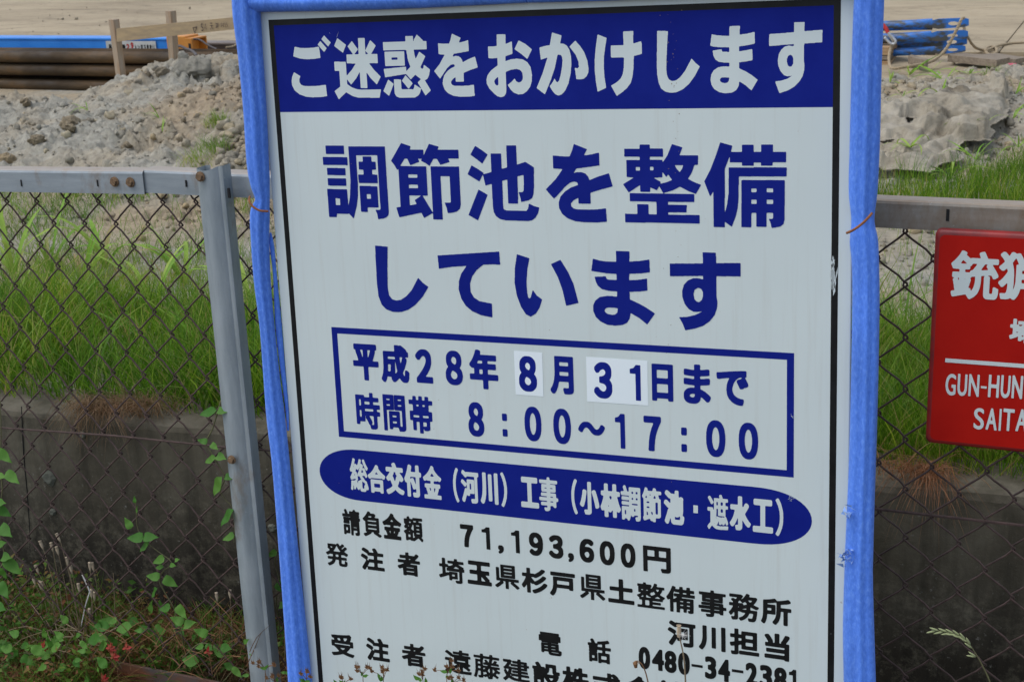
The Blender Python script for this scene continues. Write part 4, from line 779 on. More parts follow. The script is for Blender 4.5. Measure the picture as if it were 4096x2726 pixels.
line_part('telephone_lettering', [('電',Z5,(1392,1310),(1527,1410),(1405,1272),(1510,1417),.027),('話',Z6,(220,1340),(355,1400),(290,1318),(340,1463),.031),
    ('0',Z6,(517,1425),(584,1430),(550,1362),(548,1490),.05),('4',Z6,(595,1460),(665,1470),(640,1377),(635,1500),.05),('8',Z6,(668,1465),(738,1470),(705,1385),(700,1512),.05),('0',Z6,(747,1470),(815,1460),(783,1395),(778,1523),.05),('|-',Z6,(825,1472),(890,1472),(857,1465),(857,1480),0),
    ('3',Z6,(903,1500),(970,1500),(937,1418),(935,1548),.05),('4',Z6,(980,1520),(1050,1520),(1025,1435),(1018,1565),.05),('|-',Z6,(1060,1503),(1127,1503),(1093,1495),(1093,1511),0),('2',Z6,(1140,1540),(1210,1540),(1175,1455),(1170,1587),.05),('3',Z6,(1222,1540),(1295,1540),(1258,1468),(1255,1600),.05),('8',Z6,(1305,1540),(1380,1540),(1343,1482),(1340,1616),.05),('|1',Z6,(1393,1515),(1435,1520),(1425,1495),(1425,1630),0)], MT['black'], K, 48)
PX = (0,0,1.)
line_part('contractor_lettering', [('受',Z7,(267,250),(467,380),(352,178),(450,383),.036),('注',Z7,(567,270),(771,410),(670,217),(760,424),.040),('者',Z7,(874,380),(1074,340),(955,262),(1060,470),.036),('遠',Z7,(1240,400),(1473,520),(1350,315),(1460,535),.026),('藤',Z7,(1490,520),(1717,500),(1600,352),(1640,567),.021),('建',Z7,(1735,440),(1970,560),(1850,392),(1950,602),.024),
    ('設',PX,(2129,2660),(2243,2720),(2190,2649),(2210,2752),.036),('株',PX,(2249,2700),(2358,2720),(2310,2668),(2330,2772),.036),('式',PX,(2372,2720),(2482,2720),(2430,2690),(2450,2792),.038),('会',PX,(2498,2730),(2615,2730),(2560,2703),(2580,2812),.038),('社',PX,(2630,2740),(2745,2740),(2690,2722),(2710,2832),.038)], MT['black'], K, 48)
# scuffs: a scraped stretch of the black border and scratches on the print
def scuff(name, pts, m, n, sx, sy, seed):
    r = random.Random(seed); b = MB()
    for _ in range(n):
        u = r.gauss(pts[0], pts[2]); v = r.gauss(pts[1], pts[3]); a = r.gauss(pts[4], .12); L = sy*(.3+r.random()); wv = sx*(.3+r.random())
        x, y = onsign(u, v); dx, dy = math.sin(a)*L, math.cos(a)*L
        b.add([(x-wv, -(y-.0), 2.6*LZ), (x+dx*.5, -(y+dy*.5), 2.6*LZ), (x+wv*1.3, -(y+.0), 2.6*LZ), (x-dx*.5, -(y-dy*.5), 2.6*LZ)], [(0,1,2,3)])
    link(name, b.mesh(name), m, sign)
scuff('scrape', (3332,1085,4.5,40,.0), MT['white_print'], 42, .0012, .016, 4)
scuff('scrape', (3345,2550,8,25,.8), MT['white_print'], 12, .0005, .002, 6)
scuff('scratch', (3170,1990,16,10,-.9), MT['white_print'], 9, .0006, .013, 7)
scuff('scratch', (1335,125,14,22,-.4), MT['white_print'], 3, .0003, .015, 8)
scuff('scratch', (3172,1663,5,8,.7), MT['white_print'], 8, .0006, .005, 9)

scuff('dirt_speck', (2690,330,16,170,0), MT['drystalk'], 24, .0008, .0026, 21)
scuff('dirt_speck', (2690,1100,26,330,0), MT['drystalk'], 16, .0006, .0016, 22)
scuff('dirt_speck', (1800,1900,380,500,0), MT['drystalk'], 22, .0006, .0013, 23)
# foam pads along three edges, split tube sections with three soft lobes
def foam(name, edges, mt=MT['foam'], zc=.004, seed=0, groove=(.35,), ns=26):
    """edges: list of (u_left, u_right, v) or for a horizontal pad (u, v_top, v_bot, 'h')"""
    C = []
    for e in edges:
        if len(e) == 3: a, b_ = onsign(e[0], e[2]), onsign(e[1], e[2])
        else: a, b_ = onsign(e[0], e[1]), onsign(e[0], e[2])
        C.append(((a[0]+b_[0])/2, -(a[1]+b_[1])/2, math.hypot(a[0]-b_[0], a[1]-b_[1])/2))
    S = spline([(c[0], c[1], c[2]) for c in C], len(C)*14); V = []; Fc = []; n = len(S)
    for i, (x, y, r) in enumerate(S):
        d = np.array(S[min(i+1, n-1)][:2])-np.array(S[max(i-1, 0)][:2]); d /= np.linalg.norm(d)+1e-9; nx_, ny_ = -d[1], d[0]
        for j in range(ns):
            a = 2*math.pi*j/ns; rr = 1.0
            for g0 in groove: rr -= .24*math.exp(-((math.sin((a-math.pi/2)/2-g0/2)/.10)**2))
            rr += .008*(float(vnoise(np.array(i*.35+seed*9.), np.array(j*.9), seed))-.5)
            off = math.cos(a)*r*rr; V.append((x+nx_*off, y+ny_*off, zc+math.sin(a)*r*.92*rr))
    for i in range(n-1):
        for j in range(ns): k = (j+1) % ns; Fc.append((i*ns+j, i*ns+k, (i+1)*ns+k, (i+1)*ns+j))
    Fc += [tuple(range(ns))[::-1], tuple((n-1)*ns+j for j in range(ns))]
    me = mesh_np(name, V, Fc, True); return link(name, me, mt, sign)
foam('foam_pad', [(950,1046,-60),(955,1052,60),(975,1062,220),(995,1076,430),(1008,1086,640),(1022,1090,730),(1040,1091,795),(1022,1090,850),(1024,1088,950),(1036,1094,1120),(1058,1110,1300),(1072,1128,1480),(1086,1150,1660),(1108,1170,1850),(1130,1196,2120),(1150,1222,2380),(1166,1244,2600),(1176,1258,2760),(1190,1275,3050),(1195,1285,3220)], seed=1, groove=(.05,-.85), zc=.014)
foam('foam_pad', [(3424,3542,-60),(3418,3539,60),(3410,3530,300),(3404,3524,560),(3400,3514,760),(3410,3502,875),(3404,3516,960),(3412,3520,1050),(3414,3522,1200),(3409,3517,1500),(3402,3509,1800),(3394,3502,2000),(3386,3497,2180),(3382,3495,2300),(3377,3500,2500),(3380,3506,2700),(3382,3508,2800),(3384,3508,3100),(3384,3508,3320)], seed=2, groove=(.12,-.65), zc=.010)
foam('foam_pad', [(1000,-50,48,'h'),(1150,-50,47,'h'),(1400,-54,42,'h'),(1700,-62,32,'h'),(2000,-70,17,'h'),(2118,-74,11,'h')], seed=3, groove=(-.2,), zc=.012)
foam('foam_pad', [(2126,-74,11,'h'),(2400,-82,4,'h'),(2800,-98,-12,'h'),(3200,-112,-28,'h'),(3420,-120,-34,'h')], seed=4, groove=(-.2,), zc=.012)
foam('foam_flap', [(1080,1086,930),(1081,1097,985),(1094,1108,1100),(1104,1127,1300),(1120,1139,1450),(1142,1154,1620),(1150,1158,1720)], seed=5, groove=(), zc=.001)
for k, (u, v, s) in enumerate(((3411,2025,.011),(3404,2190,.014),(3388,2200,.009))):
    x, y = onsign(u, v); r = np.random.default_rng(k); b = MB()
    for _ in range(14):
        p = np.array([x, -y, .034])+r.normal(0, 1, 3)*np.array([s*.45, s*.7, .002]); q_ = r.normal(0, 1, (3,3))*s*.38
        b.add([p+q_[0], p+q_[1], p+q_[2]], [(0,1,2)])
    link('torn_foam', b.mesh('torn'), MT['torn'], sign)
for P_ in ([(1030,778),(1040,795),(1058,815),(1080,831),(1104,837)],[(3400,921),(3425,908),(3455,888),(3480,866),(3500,842)]):
    pts = []
    for i, (u, v) in enumerate(P_): x, y = onsign(u, v); pts.append((x, -y, .020+.020*math.sin(math.pi*(i+.6)/(len(P_)+.2))))
    b = MB(); b.tube(spline(pts, 22), .0021, 7); link('tie_wire', b.mesh('tie'), MT['rust'], sign)

# ---------------------------------------------------------------- red enamel sign
YR = YF-.035
def rp(u, v): p = atY(u, v, YR); return p[0], p[2]
rx0, rzt = rp(3741, 918); _, rzb = rp(3738, 1775); RWd = .60
red = thing('hunting_ban_sign', 'red enamel sign with white lettering hanging on the right of the fence', 'sign', (rx0, YR, 0))
b = MB(); cor = []
r_ = .010; x1_ = rx0+RWd
for cx_, cz_, a0 in ((x1_-r_, rzt-r_, 0), (rx0+r_, rzt-r_, 90), (rx0+r_, rzb+r_, 180), (x1_-r_, rzb+r_, 270)):
    for a in np.linspace(a0, a0+90, 6): cor.append((cx_+r_*math.cos(math.radians(a)), cz_+r_*math.sin(math.radians(a))))
n = len(cor); ccx, ccz = (rx0+x1_)/2, (rzt+rzb)/2
def ring(ins, y): return [(ccx+(x-ccx)*(1-ins/(RWd/2))-rx0, y, ccz+(z-ccz)*(1-ins/((rzt-rzb)/2))) for x, z in cor]
rings = [ring(0,.016), ring(0,.006), ring(.0012,.0025), ring(.004,.0005), ring(.008,0)]
V = [p for rg in rings for p in rg]; Fc = [(i*n+j, (i+1)*n+j, (i+1)*n+(j+1) % n, i*n+(j+1) % n) for i in range(4) for j in range(n)]
rim = mesh_np('rim', V, Fc, True); link('rim', rim, MT['red_dark'], red)
link('face', mesh_np('face', [(p[0], p[1], p[2]) for p in rings[4]], [tuple(range(n))[::-1]]), MT['red'], red)
ZR = (3350,700,746/900)
def red_line(name, chars, t, res):
    b = MB()
    for c in chars:
        ch, L_, R_, T_, B_, tt = c
        x0_ = rp(*zp(ZR, L_))[0]; x1c = rp(*zp(ZR, R_))[0]; z1_ = rp(*zp(ZR, T_))[1]; z0_ = rp(*zp(ZR, B_))[1]
        V, Fc = glyph_mesh(ch, x0_, -z1_, x1c, -z0_, tt, res); b.add([(x-rx0, -.0008, -y) for x, y in V], Fc)
    return link(name, b.mesh(name), MT['white_print'], red)
red_line('lettering', [('銃',(550,430),(780,490),(640,365),(680,600),.024),('猟',(782,430),(1012,490),(895,372),(900,606),.026),('禁',(1022,430),(1252,490),(1130,376),(1130,614),.034)], .03, 70)
red_line('lettering', [('埼',(827,800),(945,770),(880,693),(880,812),.036),('玉',(985,800),(1100,770),(1040,699),(1040,818),.045)], .03, 48)
def caps(txt, x, wds, top, bot, gap=6):
    out = []; 
    for ch, wv in zip(txt, wds):
        t0 = top+.028*(x-520); b0 = bot+.050*(x-520)
        if ch == '-': out.append(('|-', (x, 1025), (x+wv, 1025), (x, (t0+b0)/2), (x, (t0+b0)/2+11), 0))
        elif ch == 'I': out.append(('|-', (x, 1025), (x+wv, 1025), (x, t0), (x, b0), 0))
        else: out.append((ch, (x, 1025), (x+wv, 1025), (x+wv/2, t0), (x+wv/2, b0), .018))
        x += wv+gap
    return out
red_line('lettering', caps('GUN-HUNTING', 521, (50,46,51,28,52,46,52,48,11,52,54), 957, 1061, 8), .018, 56)
red_line('lettering', caps('SAITAMA', 667, (50,55,10,54,57,60,56), 1119, 1219, 9), .018, 56)
a1, a2 = rp(*zp(ZR, (520, 892))), rp(*zp(ZR, (900, 910)))
b = MB(); b.add([(a1[0]-rx0, -.0008, a1[1]-.0035), (a1[0]+.44-rx0, -.0008, a2[1]-.0035), (a1[0]+.44-rx0, -.0008, a2[1]+.0035), (a1[0]-rx0, -.0008, a1[1]+.0035)], [(0,1,2,3)])
link('rule_line', b.mesh('rule'), MT['white_print'], red)

# ---------------------------------------------------------------- yard beyond the heap
def boxpart(name, a, b_, m, parent, bv=0):
    q = MB(); q.box(a, b_); o = link(name, q.mesh(name), m, parent)
    if bv: bevel(o, bv)
    return o
# steel road plates under the thin mud
for k, (x0, x1, y0, y1, lb) in enumerate(((-4.6,-.93,10.72,14.0,'mud covered road plate under the bundle of blue braces'),(-.922,2.6,10.74,14.02,'mud covered road plate right of the long seam'),(-3.6,-.2,14.03,17.0,'mud covered road plate beyond the cross seam'),(-.17,3.2,14.08,17.1,'far mud covered road plate at the top right'))):
    q = MB(); q.box((x0,y0,YARD-.01),(x1,y1,YARD+.022)); tag(bevel(link('road_plate', q.mesh('plate'), MT['sand']), .004), lb, 'steel plate', 'steel road plates')
YPp = 8.34
pend = atY(905, 230, YPp)[0]
for row, v in enumerate((229, 282, 343)):
    zc = atY(240, v, YPp)[2]
    for d_, nm in ((0, ('top','middle','bottom')[row]),):
        q = MB(); xs_ = np.linspace(-12.5, pend-.1*row, 30); q.tube([(x, 0, .0015*math.sin(x*1.7+row)) for x in xs_], .0405, 18)
        tag(link('steel_pipe', q.mesh('pipe', True), MT['pipe'], loc=(0, YPp+.01*row, zc)), nm+' rusty steel pipe of the front stack behind the soil heap', 'pipe', 'rusty steel pipes')
    for d_ in (1, 2):
        q = MB(); q.tube([(-12.5, 0, 0), (pend-.1*row, 0, 0)], .046, 14)
        tag(link('steel_pipe', q.mesh('pipe', True), MT['pipe'], loc=(0, YPp+.125*d_, zc-.012)), 'rusty steel pipe behind the %s pipe of the stack, %s row back' % (('top','middle','bottom')[row], ('second','third')[d_-1]), 'pipe', 'rusty steel pipes')
for k, x in enumerate((-7.9, -9.6)): tag(boxpart('bearer', (x, 8.27, YARD-.02), (x+.09, 8.75, atY(240,343,YPp)[2]-.041), MT['plank'], None), 'timber bearer under the pipe stack, %s one' % ('right','left')[k], 'timber')
# blue lifting beam with its warning plate
YB = 8.95
bt = atY(300, 151, YB)[2]; bb = bt-.20; bx1 = atY(671, 160, YB)[0]
beam = thing('lifting_beam', 'bright blue lifting beam with a warning plate lying behind the pipes', 'beam', (bx1, YB, bb))
boxpart('top_flange', (-7, -.012, .182), (0, .15, .20), MT['blue_paint'], beam, .006); boxpart('web', (-7, -.003, .016), (-.002, .135, .184), MT['blue_paint'], beam); boxpart('bottom_flange', (-7, -.012, 0), (0, .15, .016), MT['blue_paint'], beam)
for x in (-.7, -3.2): boxpart('foot', (x, .0, YARD-bb-.01), (x+.1, .13, -.0005), MT['plank'], beam)
ox = boxpart('end_block', (.002, -.02, .01), (atY(748,160,YB)[0]-bx1, .15, .215), MT['orange'], beam, .006)
hx0 = atY(746,160,YB)[0]-bx1; hx1 = atY(775,160,YB)[0]-bx1
q = MB(); q.box((hx0,-.03,.01),(hx1,-.018,.20)); q.box((hx0,.15,.01),(hx1,.162,.20)); q.box((hx0,-.0175,.19),(hx1,.1495,.20)); q.box((hx0,-.0175,.01),(hx1,.1495,.022)); link('end_socket', q.mesh('socket'), MT['orange'], beam)
q = MB(); q.box((hx1-.028,-.0315,.05),(hx1-.008,-.0305,.165)); link('socket_slot', q.mesh('slot'), MT['slot'], beam)
lx0, lx1 = atY(430,185,YB)[0]-bx1, atY(629,185,YB)[0]-bx1; lz1, lz0 = atY(530,164,YB)[2]-bb, atY(530,205,YB)[2]-bb
pl = boxpart('warning_plate', (lx0, -.0155, lz0), (lx1, -.0125, lz1), MT['plate_label'], beam)
ZB = (0,0,1100/2300)
def plate_text(items, m, t):
    b = MB()
    for ch, x0_, x1_, y0_, y1_ in items:
        a = atY(x0_*ZB[2], y0_*ZB[2], YB-.006); c = atY(x1_*ZB[2], y1_*ZB[2], YB-.006); V, Fc = glyph_mesh(ch, a[0]-bx1, -(a[2]-bb), c[0]-bx1, -(c[2]-bb), t, 22); b.add([(x, -.0165, -y) for x, y in V], Fc)
    link('plate_lettering', b.mesh('pl'), m, beam)
plate_text([('吊',915,945,370,418),('荷',950,985,370,418),('重',988,1022,370,418),('量',1025,1060,372,418),('ト',1135,1152,374,416),('ン',1156,1178,378,415),('以',1182,1206,373,416),('下',1208,1230,376,416),('厳',1232,1254,373,417),('守',1256,1278,372,417),('!',1281,1288,374,414),('!',1292,1299,374,414)], MT['black'], .05)
plate_text([('２',1062,1092,368,414),('９',1098,1126,355,402)], MT['red'], .06); plate_text([('|-',1096,1101,404,411)], MT['red'], 0)
# grey steel section and cables behind
gx0, gx1 = atY(776,180,9.3)[0], atY(1400,175,9.3)[0]; gz = atY(850,171,9.3)[2]
q = MB(); q.box((gx0,9.3,gz-.012),(gx1,9.45,gz)); q.box((gx0,9.36,gz-.14),(gx1,9.38,gz-.0125)); q.box((gx0,9.3,gz-.155),(gx1,9.45,gz-.1405)); q.box((gx0+.1,9.31,YARD-.01),(gx0+.2,9.44,gz-.1555))
tag(link('steel_section', q.mesh('section'), MT['steel_beam']), 'grey rusty steel section beyond the orange beam end', 'steel beam')
def rope(name, pts, r, m, lb, cat, n=60, grp=None, strands=0):
    P = spline([p for p in pts], n); b = MB()
    if strands:
        L = 0; ph = 0; S = [[] for _ in range(strands)]
        for i, p in enumerate(P):
            d = np.array(P[min(i+1,len(P)-1)])-np.array(P[max(i-1,0)]); L = np.linalg.norm(d)/2; ph += L/(r*7)*6.28; d = d/(np.linalg.norm(d)+1e-9)
            a = np.cross(d, [0.3,.2,1]); a /= np.linalg.norm(a); c = np.cross(d, a)
            for k in range(strands): S[k].append(np.array(p)+r*.5*(math.cos(ph+k*6.283/strands)*a+math.sin(ph+k*6.283/strands)*c))
        for k in range(strands): b.tube(S[k], r*.58, 5)
    else: b.tube(P, r, 7)
    return tag(link(name, b.mesh(name, True), m), lb, cat, grp)
rope('cable', [atY(775,157,8.9),atY(800,160,8.9),atY(825,176,8.8),atY(850,190,8.7),atY(868,197,8.6)], .007, MT['cable'], 'dark cable running from the orange beam end to the heap', 'cable')
rope('hose', [atY(705,185,8.0),atY(725,186,7.9),atY(745,196,7.8),atY(765,202,7.7),atY(780,215,7.5),atY(786,224,7.3)], .009, MT['cable'], 'brown hose with a clamp over the heap crest', 'hose')
rope('thin_rope', [atY(965,168,8.9),atY(950,176,8.8),atY(930,186,8.7),atY(905,190,8.5)], .006, MT['rope'], 'thin tan rope beside the blue pad above the heap', 'rope')
# wooden batter board on two stakes
def stake(t_, b0, y0, wpx, lb):
    a = atY(*t_, y0); c = atY(*b0, y0); c = c-(a-c)*.35; d = c-a; hw = .0215
    q = MB(); ang = .75; ca, sa = math.cos(ang)*hw*1.414, math.sin(ang)*hw*1.414
    cs = [(hw*1.3*math.cos(x), hw*1.3*math.sin(x)) for x in (ang-.2, ang+1.57-.2, ang+3.14-.2, ang+4.71-.2)]
    V = [(x, y, 0) for x, y in cs]+[(d[0]+x, d[1]+y, d[2]) for x, y in cs]
    q.add(V, [(0,1,2,3),(7,6,5,4),(0,4,5,1),(1,5,6,2),(2,6,7,3),(3,7,4,0)]); o = link('stake', q.mesh('stake'), MT['stake'], bat, loc=a-np.array(bat.location)); return o
bat = thing('batter_board', 'timber board nailed across two stakes on top of the soil heap', 'survey board', atY(480,320,6.6))
stake((455,78),(487,326),6.6,33,''); stake((683,44),(697,252),6.75,28,'')
q = MB(); o0 = np.array(bat.location); c4 = []
for (u, v, y) in ((466,115,6.53),(466,168,6.53),(1300,80,6.78),(1300,34,6.78)): c4.append(atY(u, v, y)-o0)
q.add(c4+[p+np.array([0,.014,0]) for p in c4], [(0,1,2,3),(7,6,5,4),(0,4,5,1),(1,5,6,2),(2,6,7,3),(3,7,4,0)]); link('cross_board', q.mesh('board'), MT['timber'], bat)
q = MB()
for ch, x0_, x1_, y0_, y1_ in (('S',1678,1702,196,262),('W',1704,1732,194,260),('天',1752,1786,192,250),('端',1798,1832,188,242),('β',1846,1860,194,230),('0',1862,1874,194,228),('5',1877,1889,193,226),('5',1892,1904,192,225)):
    f_ = (x0_*ZB[2]-466)/(1300-466); yy = 6.53+f_*.25-.002; a = atY(x0_*ZB[2], y0_*ZB[2], yy)-o0; c = atY(x1_*ZB[2], y1_*ZB[2], yy)-o0
    V, Fc = glyph_mesh(ch, a[0], -a[2], c[0], -c[2], .0, 20); q.add([(x, a[1], -y) for x, y in V], Fc)
tri = [atY(x*ZB[2], y*ZB[2], 6.53+(x*ZB[2]-466)/834*.25-.002)-o0 for x, y in ((1610,232),(1650,222),(1630,286),(1617,237),(1642,231),(1630,272))]
q.add(tri, [(0,1,4,3),(1,2,5,4),(2,0,3,5)]); link('pencil_writing', q.mesh('writing'), MT['cable'], bat)

# ---- right: bundle of blue braces on lumber
def brace(p0, p1, r, lb, flat=.24, k=0):
    p0, p1 = np.array(p0), np.array(p1); L = np.linalg.norm(p1-p0); n = 16; V = []; Fc = []; st = [0, L-flat-.16, L-flat-.10, L-flat-.04, L-flat]
    for i, s_ in enumerate(st):
        f_ = max(0, min(1, (s_-(L-flat-.16))/.16)); ry = r*(1-f_)+.005*f_; rz = r*(1+.12*f_)
        for j in range(n): a = 6.283*j/n; V.append((s_, ry*math.cos(a), rz*math.sin(a)))
    for i in range(len(st)-1):
        for j in range(n): Fc.append((i*n+j, i*n+(j+1)%n, (i+1)*n+(j+1)%n, (i+1)*n+j))
    root = link('steel_brace', None, None, loc=p0); d = (p1-p0)/L; root.rotation_euler = (0, -math.asin(d[2]), math.atan2(d[1], d[0])); tag(root, lb, 'brace', 'blue steel braces')
    Fc.append(tuple(range(n))[::-1]); link('tube', mesh_np('tube', V, Fc, True), MT['worn_blue'], root)
    x0, x1, h = L-flat, L, r*1.02; cx_ = L-flat*.42; m = 20; V = []; Fc = []
    for y in (-.005, .005):
        for j in range(m):
            a = 6.283*j/m; c, s_ = math.cos(a), math.sin(a); k_ = 1/max(abs(c), abs(s_)); ox_ = cx_+c*k_*((x1-cx_) if c > 0 else (cx_-x0)); V.append((ox_, y, h*s_*k_*(1-.3*((ox_-x0)/(x1-x0)) if s_ < 0 else 1)))
        for j in range(m): a = 6.283*j/m; V.append((cx_+.035*math.cos(a), y, h*.38*math.sin(a)))
    for j in range(m):
        q_ = (j+1)%m; Fc += [(j,q_,m+q_,m+j),(2*m+q_,2*m+j,3*m+j,3*m+q_),(j,2*m+j,2*m+q_,q_),(m+j,m+q_,3*m+q_,3*m+j)]
    link('flattened_end', mesh_np('flat', V, Fc), MT['worn_blue'], root)
def dpt(u, v, y): return atY(u, v, y)
brace(dpt(2900,128,10.55), dpt(3875,92,10.35), .034, 'top blue brace of the bundle with the rope over its end')
brace(dpt(2900,180,10.45), dpt(3872,141,10.30), .034, 'second blue brace of the bundle from the top')
brace(dpt(2900,195,10.62), dpt(3868,166,10.42), .033, 'third worn brace tucked behind the second one')
brace(dpt(2900,240,10.50), dpt(3862,197,10.32), .026, 'lowest blue brace of the bundle near the ground', .2)
for k, v in enumerate((197, 213, 232, 252, 262)):
    p = dpt(3557+k*1.5, v, 10.22); q = MB(); q.box((-1.1,0,-.014),(0,.35,.012)); tag(bevel(link('lumber_piece', q.mesh('lumber'), MT['lumber'] if k != 2 else MT['plank'], loc=p, rot=(0,0,.04*(k-2))), .002), ('topmost','second','third','fourth','lowest')[k]+' piece of lumber stacked under the blue braces', 'lumber', 'lumber under the braces')
rope('rope', [dpt(3856,72,10.30),dpt(3845,80,10.26),dpt(3832,108,10.24),dpt(3808,155,10.22),dpt(3785,195,10.2),dpt(3755,228,10.1),dpt(3725,246,10.0),dpt(3695,256,9.9),dpt(3660,262,9.8),dpt(3610,270,9.7),dpt(3575,273,9.7),dpt(3560,262,9.8),dpt(3556,235,10.0),dpt(3560,205,10.1),dpt(3568,182,10.15)], .0105, MT['rope'], 'tan rope hanging from the brace ends down to the snap hook', 'rope', 170, 'tan ropes', 3)
loop = [atZ(3858,76,.78), dpt(3855,110,10.5), dpt(3872,147,10.4), dpt(3888,172,10.5)]
loop = [dpt(3858,76,10.40), dpt(3856,110,10.42), dpt(3870,147,10.38), atZ(3895,185,.50), atZ(3920,198,.46), atZ(3945,202,.45)]
for a in np.linspace(-2.6, 9.4, 26): loop.append(atZ(3966+22*math.cos(-a), 203-16*math.sin(-a)*-1, .445+.0012*(a+2.6)))
loop += [atZ(3990,184,.46), atZ(4030,176,.45), atZ(4096,170,.45), atZ(4300,160,.45)]
rope('rope', loop, .0105, MT['rope'], 'tan rope with a coil lying on the muddy plates', 'rope', 260, 'tan ropes', 3)
hk = thing('snap_hook', 'zinc snap hook on a red strap beside the right blue pad', 'hook', dpt(3565,160,10.12)); o1 = np.array(hk.location)
q = MB(); q.tube(spline([dpt(u, v, 10.12)-o1 for u, v in ((3538,150),(3550,163),(3562,174),(3576,176),(3582,166),(3572,152),(3560,140),(3550,128))], 30), .010, 7); q.tube([dpt(u, v, 10.12)-o1 for u, v in ((3549,129),(3562,148),(3575,170))], .008, 7); link('hook', q.mesh('hook', True), MT['chrome'], hk)
q = MB(); q.tube([dpt(u, v, 10.12)-o1 for u, v in ((3530,98),(3545,116),(3551,131))], .013, 6); link('strap', q.mesh('strap'), MT['red_strap'], hk)
def slab(name, px4, z, h, m, lb, cat, grp=None):
    c = [atZ(u, v, z) for u, v in px4]; q = MB(); q.add([(p[0], p[1], z-.012) for p in c]+[(p[0], p[1], z+h) for p in c], [(3,2,1,0),(4,5,6,7),(0,1,5,4),(1,2,6,5),(2,3,7,6),(3,0,4,7)])
    return tag(bevel(link(name, q.mesh(name), m), .002), lb, cat, grp)
slab('plank', ((3790,240),(3985,262),(4040,252),(3850,232)), .45, .035, MT['plank'], 'thick grey plank lying on the ground right of the braces', 'plank', 'grey planks')
slab('plank', ((3850,233),(4060,251),(4100,243),(3990,226)), .44, .022, MT['plank'], 'thinner plank lying behind the thick one', 'plank', 'grey planks')
slab('plank', ((3632,248),(3700,266),(3712,262),(3645,242)), .45, .04, MT['plank'], 'short dark offcut lying by the rope', 'plank', 'grey planks')
slab('pink_mark', ((4028,262),(4062,263),(4066,257),(4032,256)), .47, .006, MT['magenta'], 'scrap of pink tape at the edge of the bank', 'tape')

# crumpled sheet on the bank
TP = [(3440,470),(3520,462),(3600,448),(3650,420),(3700,428),(3760,408),(3850,388),(3930,372),(3960,352),(4005,350),(4045,372),(4048,425),(4005,485),(3985,500),(3978,560),(3972,600),(3900,585),(3865,612),(3850,650),(3760,690),(3722,735),(3640,725),(3560,745),(3440,700)]
def inpoly(x, y, P):
    r = np.zeros(x.shape, bool); n = len(P)
    for i in range(n):
        x1, y1 = P[i]; x2, y2 = P[(i+1) % n]; c = ((y1 > y) != (y2 > y)) & (x < (x2-x1)*(y-y1)/(y2-y1+1e-9)+x1); r ^= c
    return r
st = .009; X, Y = np.meshgrid(np.arange(-1.5, -.4, st), np.arange(6.0, 9.3, st*1.25)); Zg = ground(X, Y, False)
def ridge(x, y, s, o=3): return 1-np.abs(fbm(x, y, o, s)-.5)*4.5
a_ = .6; U = X*math.cos(a_)+Y*.55*math.sin(a_); Vv = -X*math.sin(a_)+Y*.55*math.cos(a_)
wp = fbm(X*2.2, Y*2.2, 3, 90)
def pleats(u, v, sc_, seed, fr):
    uu, vv = u*sc_+.5*fbm(u*3, v*3, 2, seed), v*sc_+.5*fbm(u*3+7, v*3, 2, seed+1); ix, iy = np.floor(uu), np.floor(vv); best = np.full(u.shape, 9.); H_ = np.zeros(u.shape)
    wv = fbm(u*4, v*4, 3, seed+2)
    for dx in (-1,0,1):
        for dy in (-1,0,1):
            cx_, cy_ = ix+dx, iy+dy; px_, py_ = cx_+_h(cx_,cy_,seed), cy_+_h(cx_,cy_,seed+5); d = np.hypot((px_-uu), (py_-vv)); m = d < best
            th = .3+2.3*_h(cx_,cy_,seed+7); ph = ((uu-px_)*np.cos(th)+(vv-py_)*np.sin(th))*fr*(.7+.6*_h(cx_,cy_,seed+8))+wv*3.2
            tri = np.abs((ph % 1)-.5)*2; ph2 = ph*2.7+wv*5; tri2 = np.abs((ph2 % 1)-.5)*2
            hh_ = .55*_h(cx_,cy_,seed+17)+(_h(cx_,cy_,seed+9)-.5)*.9*(vv-py_)-.35*(vv-py_)+.30*tri**1.5+.13*tri2; H_ = np.where(m, hh_, H_); best = np.where(m, d, best)
    return H_
u_, v_ = X, Y*.42
fold = .075*pleats(u_, v_, 3.4, 201, 2.2)+.030*pleats(u_, v_, 9, 231, 1.6)+.010*ridge(X*22, Y*14, 93, 3)+.05*(wp-.4)
for ax_ in (0, 1): fold = .6*fold+.2*np.roll(fold, 1, ax_)+.2*np.roll(fold, -1, ax_)
Zt = Zg+.02+fold
q3 = np.stack([X, Y, Zg-CAMZ], -1)@B; pu = CX+F*q3[...,0]/q3[...,2]; pv = CY+F*q3[...,1]/q3[...,2]
pu2 = pu+60*(fbm(X*9, Y*9, 3, 95)-.5); pv2 = pv+50*(fbm(X*9+5, Y*9, 3, 96)-.5)
ins = inpoly(pu2, pv2, TP); ins &= ~((fbm(X*5, Y*2.4, 3, 97) > .70))
lab = np.zeros(ins.shape, bool); lab[np.unravel_index(np.argmin(((pu-3800)**2+(pv-520)**2)*1.+1e9*~ins), ins.shape)] = True
for _ in range(900):
    nw = lab.copy(); nw[1:] |= lab[:-1]; nw[:-1] |= lab[1:]; nw[:,1:] |= lab[:,:-1]; nw[:,:-1] |= lab[:,1:]; nw &= ins
    if (nw == lab).all(): break
    lab = nw
ins = lab
idx = -np.ones(X.shape, int); keepc = ins[:-1,:-1] & ins[1:,:-1] & ins[:-1,1:] & ins[1:,1:]
used = np.zeros(X.shape, bool); used[:-1,:-1] |= keepc; used[1:,:-1] |= keepc; used[:-1,1:] |= keepc; used[1:,1:] |= keepc
edge = np.minimum.reduce([np.roll(used, k, ax) for k in (2,-2,4,-4) for ax in (0,1)]); Zt = np.where(edge, Zt, Zg+.01+.35*fold)
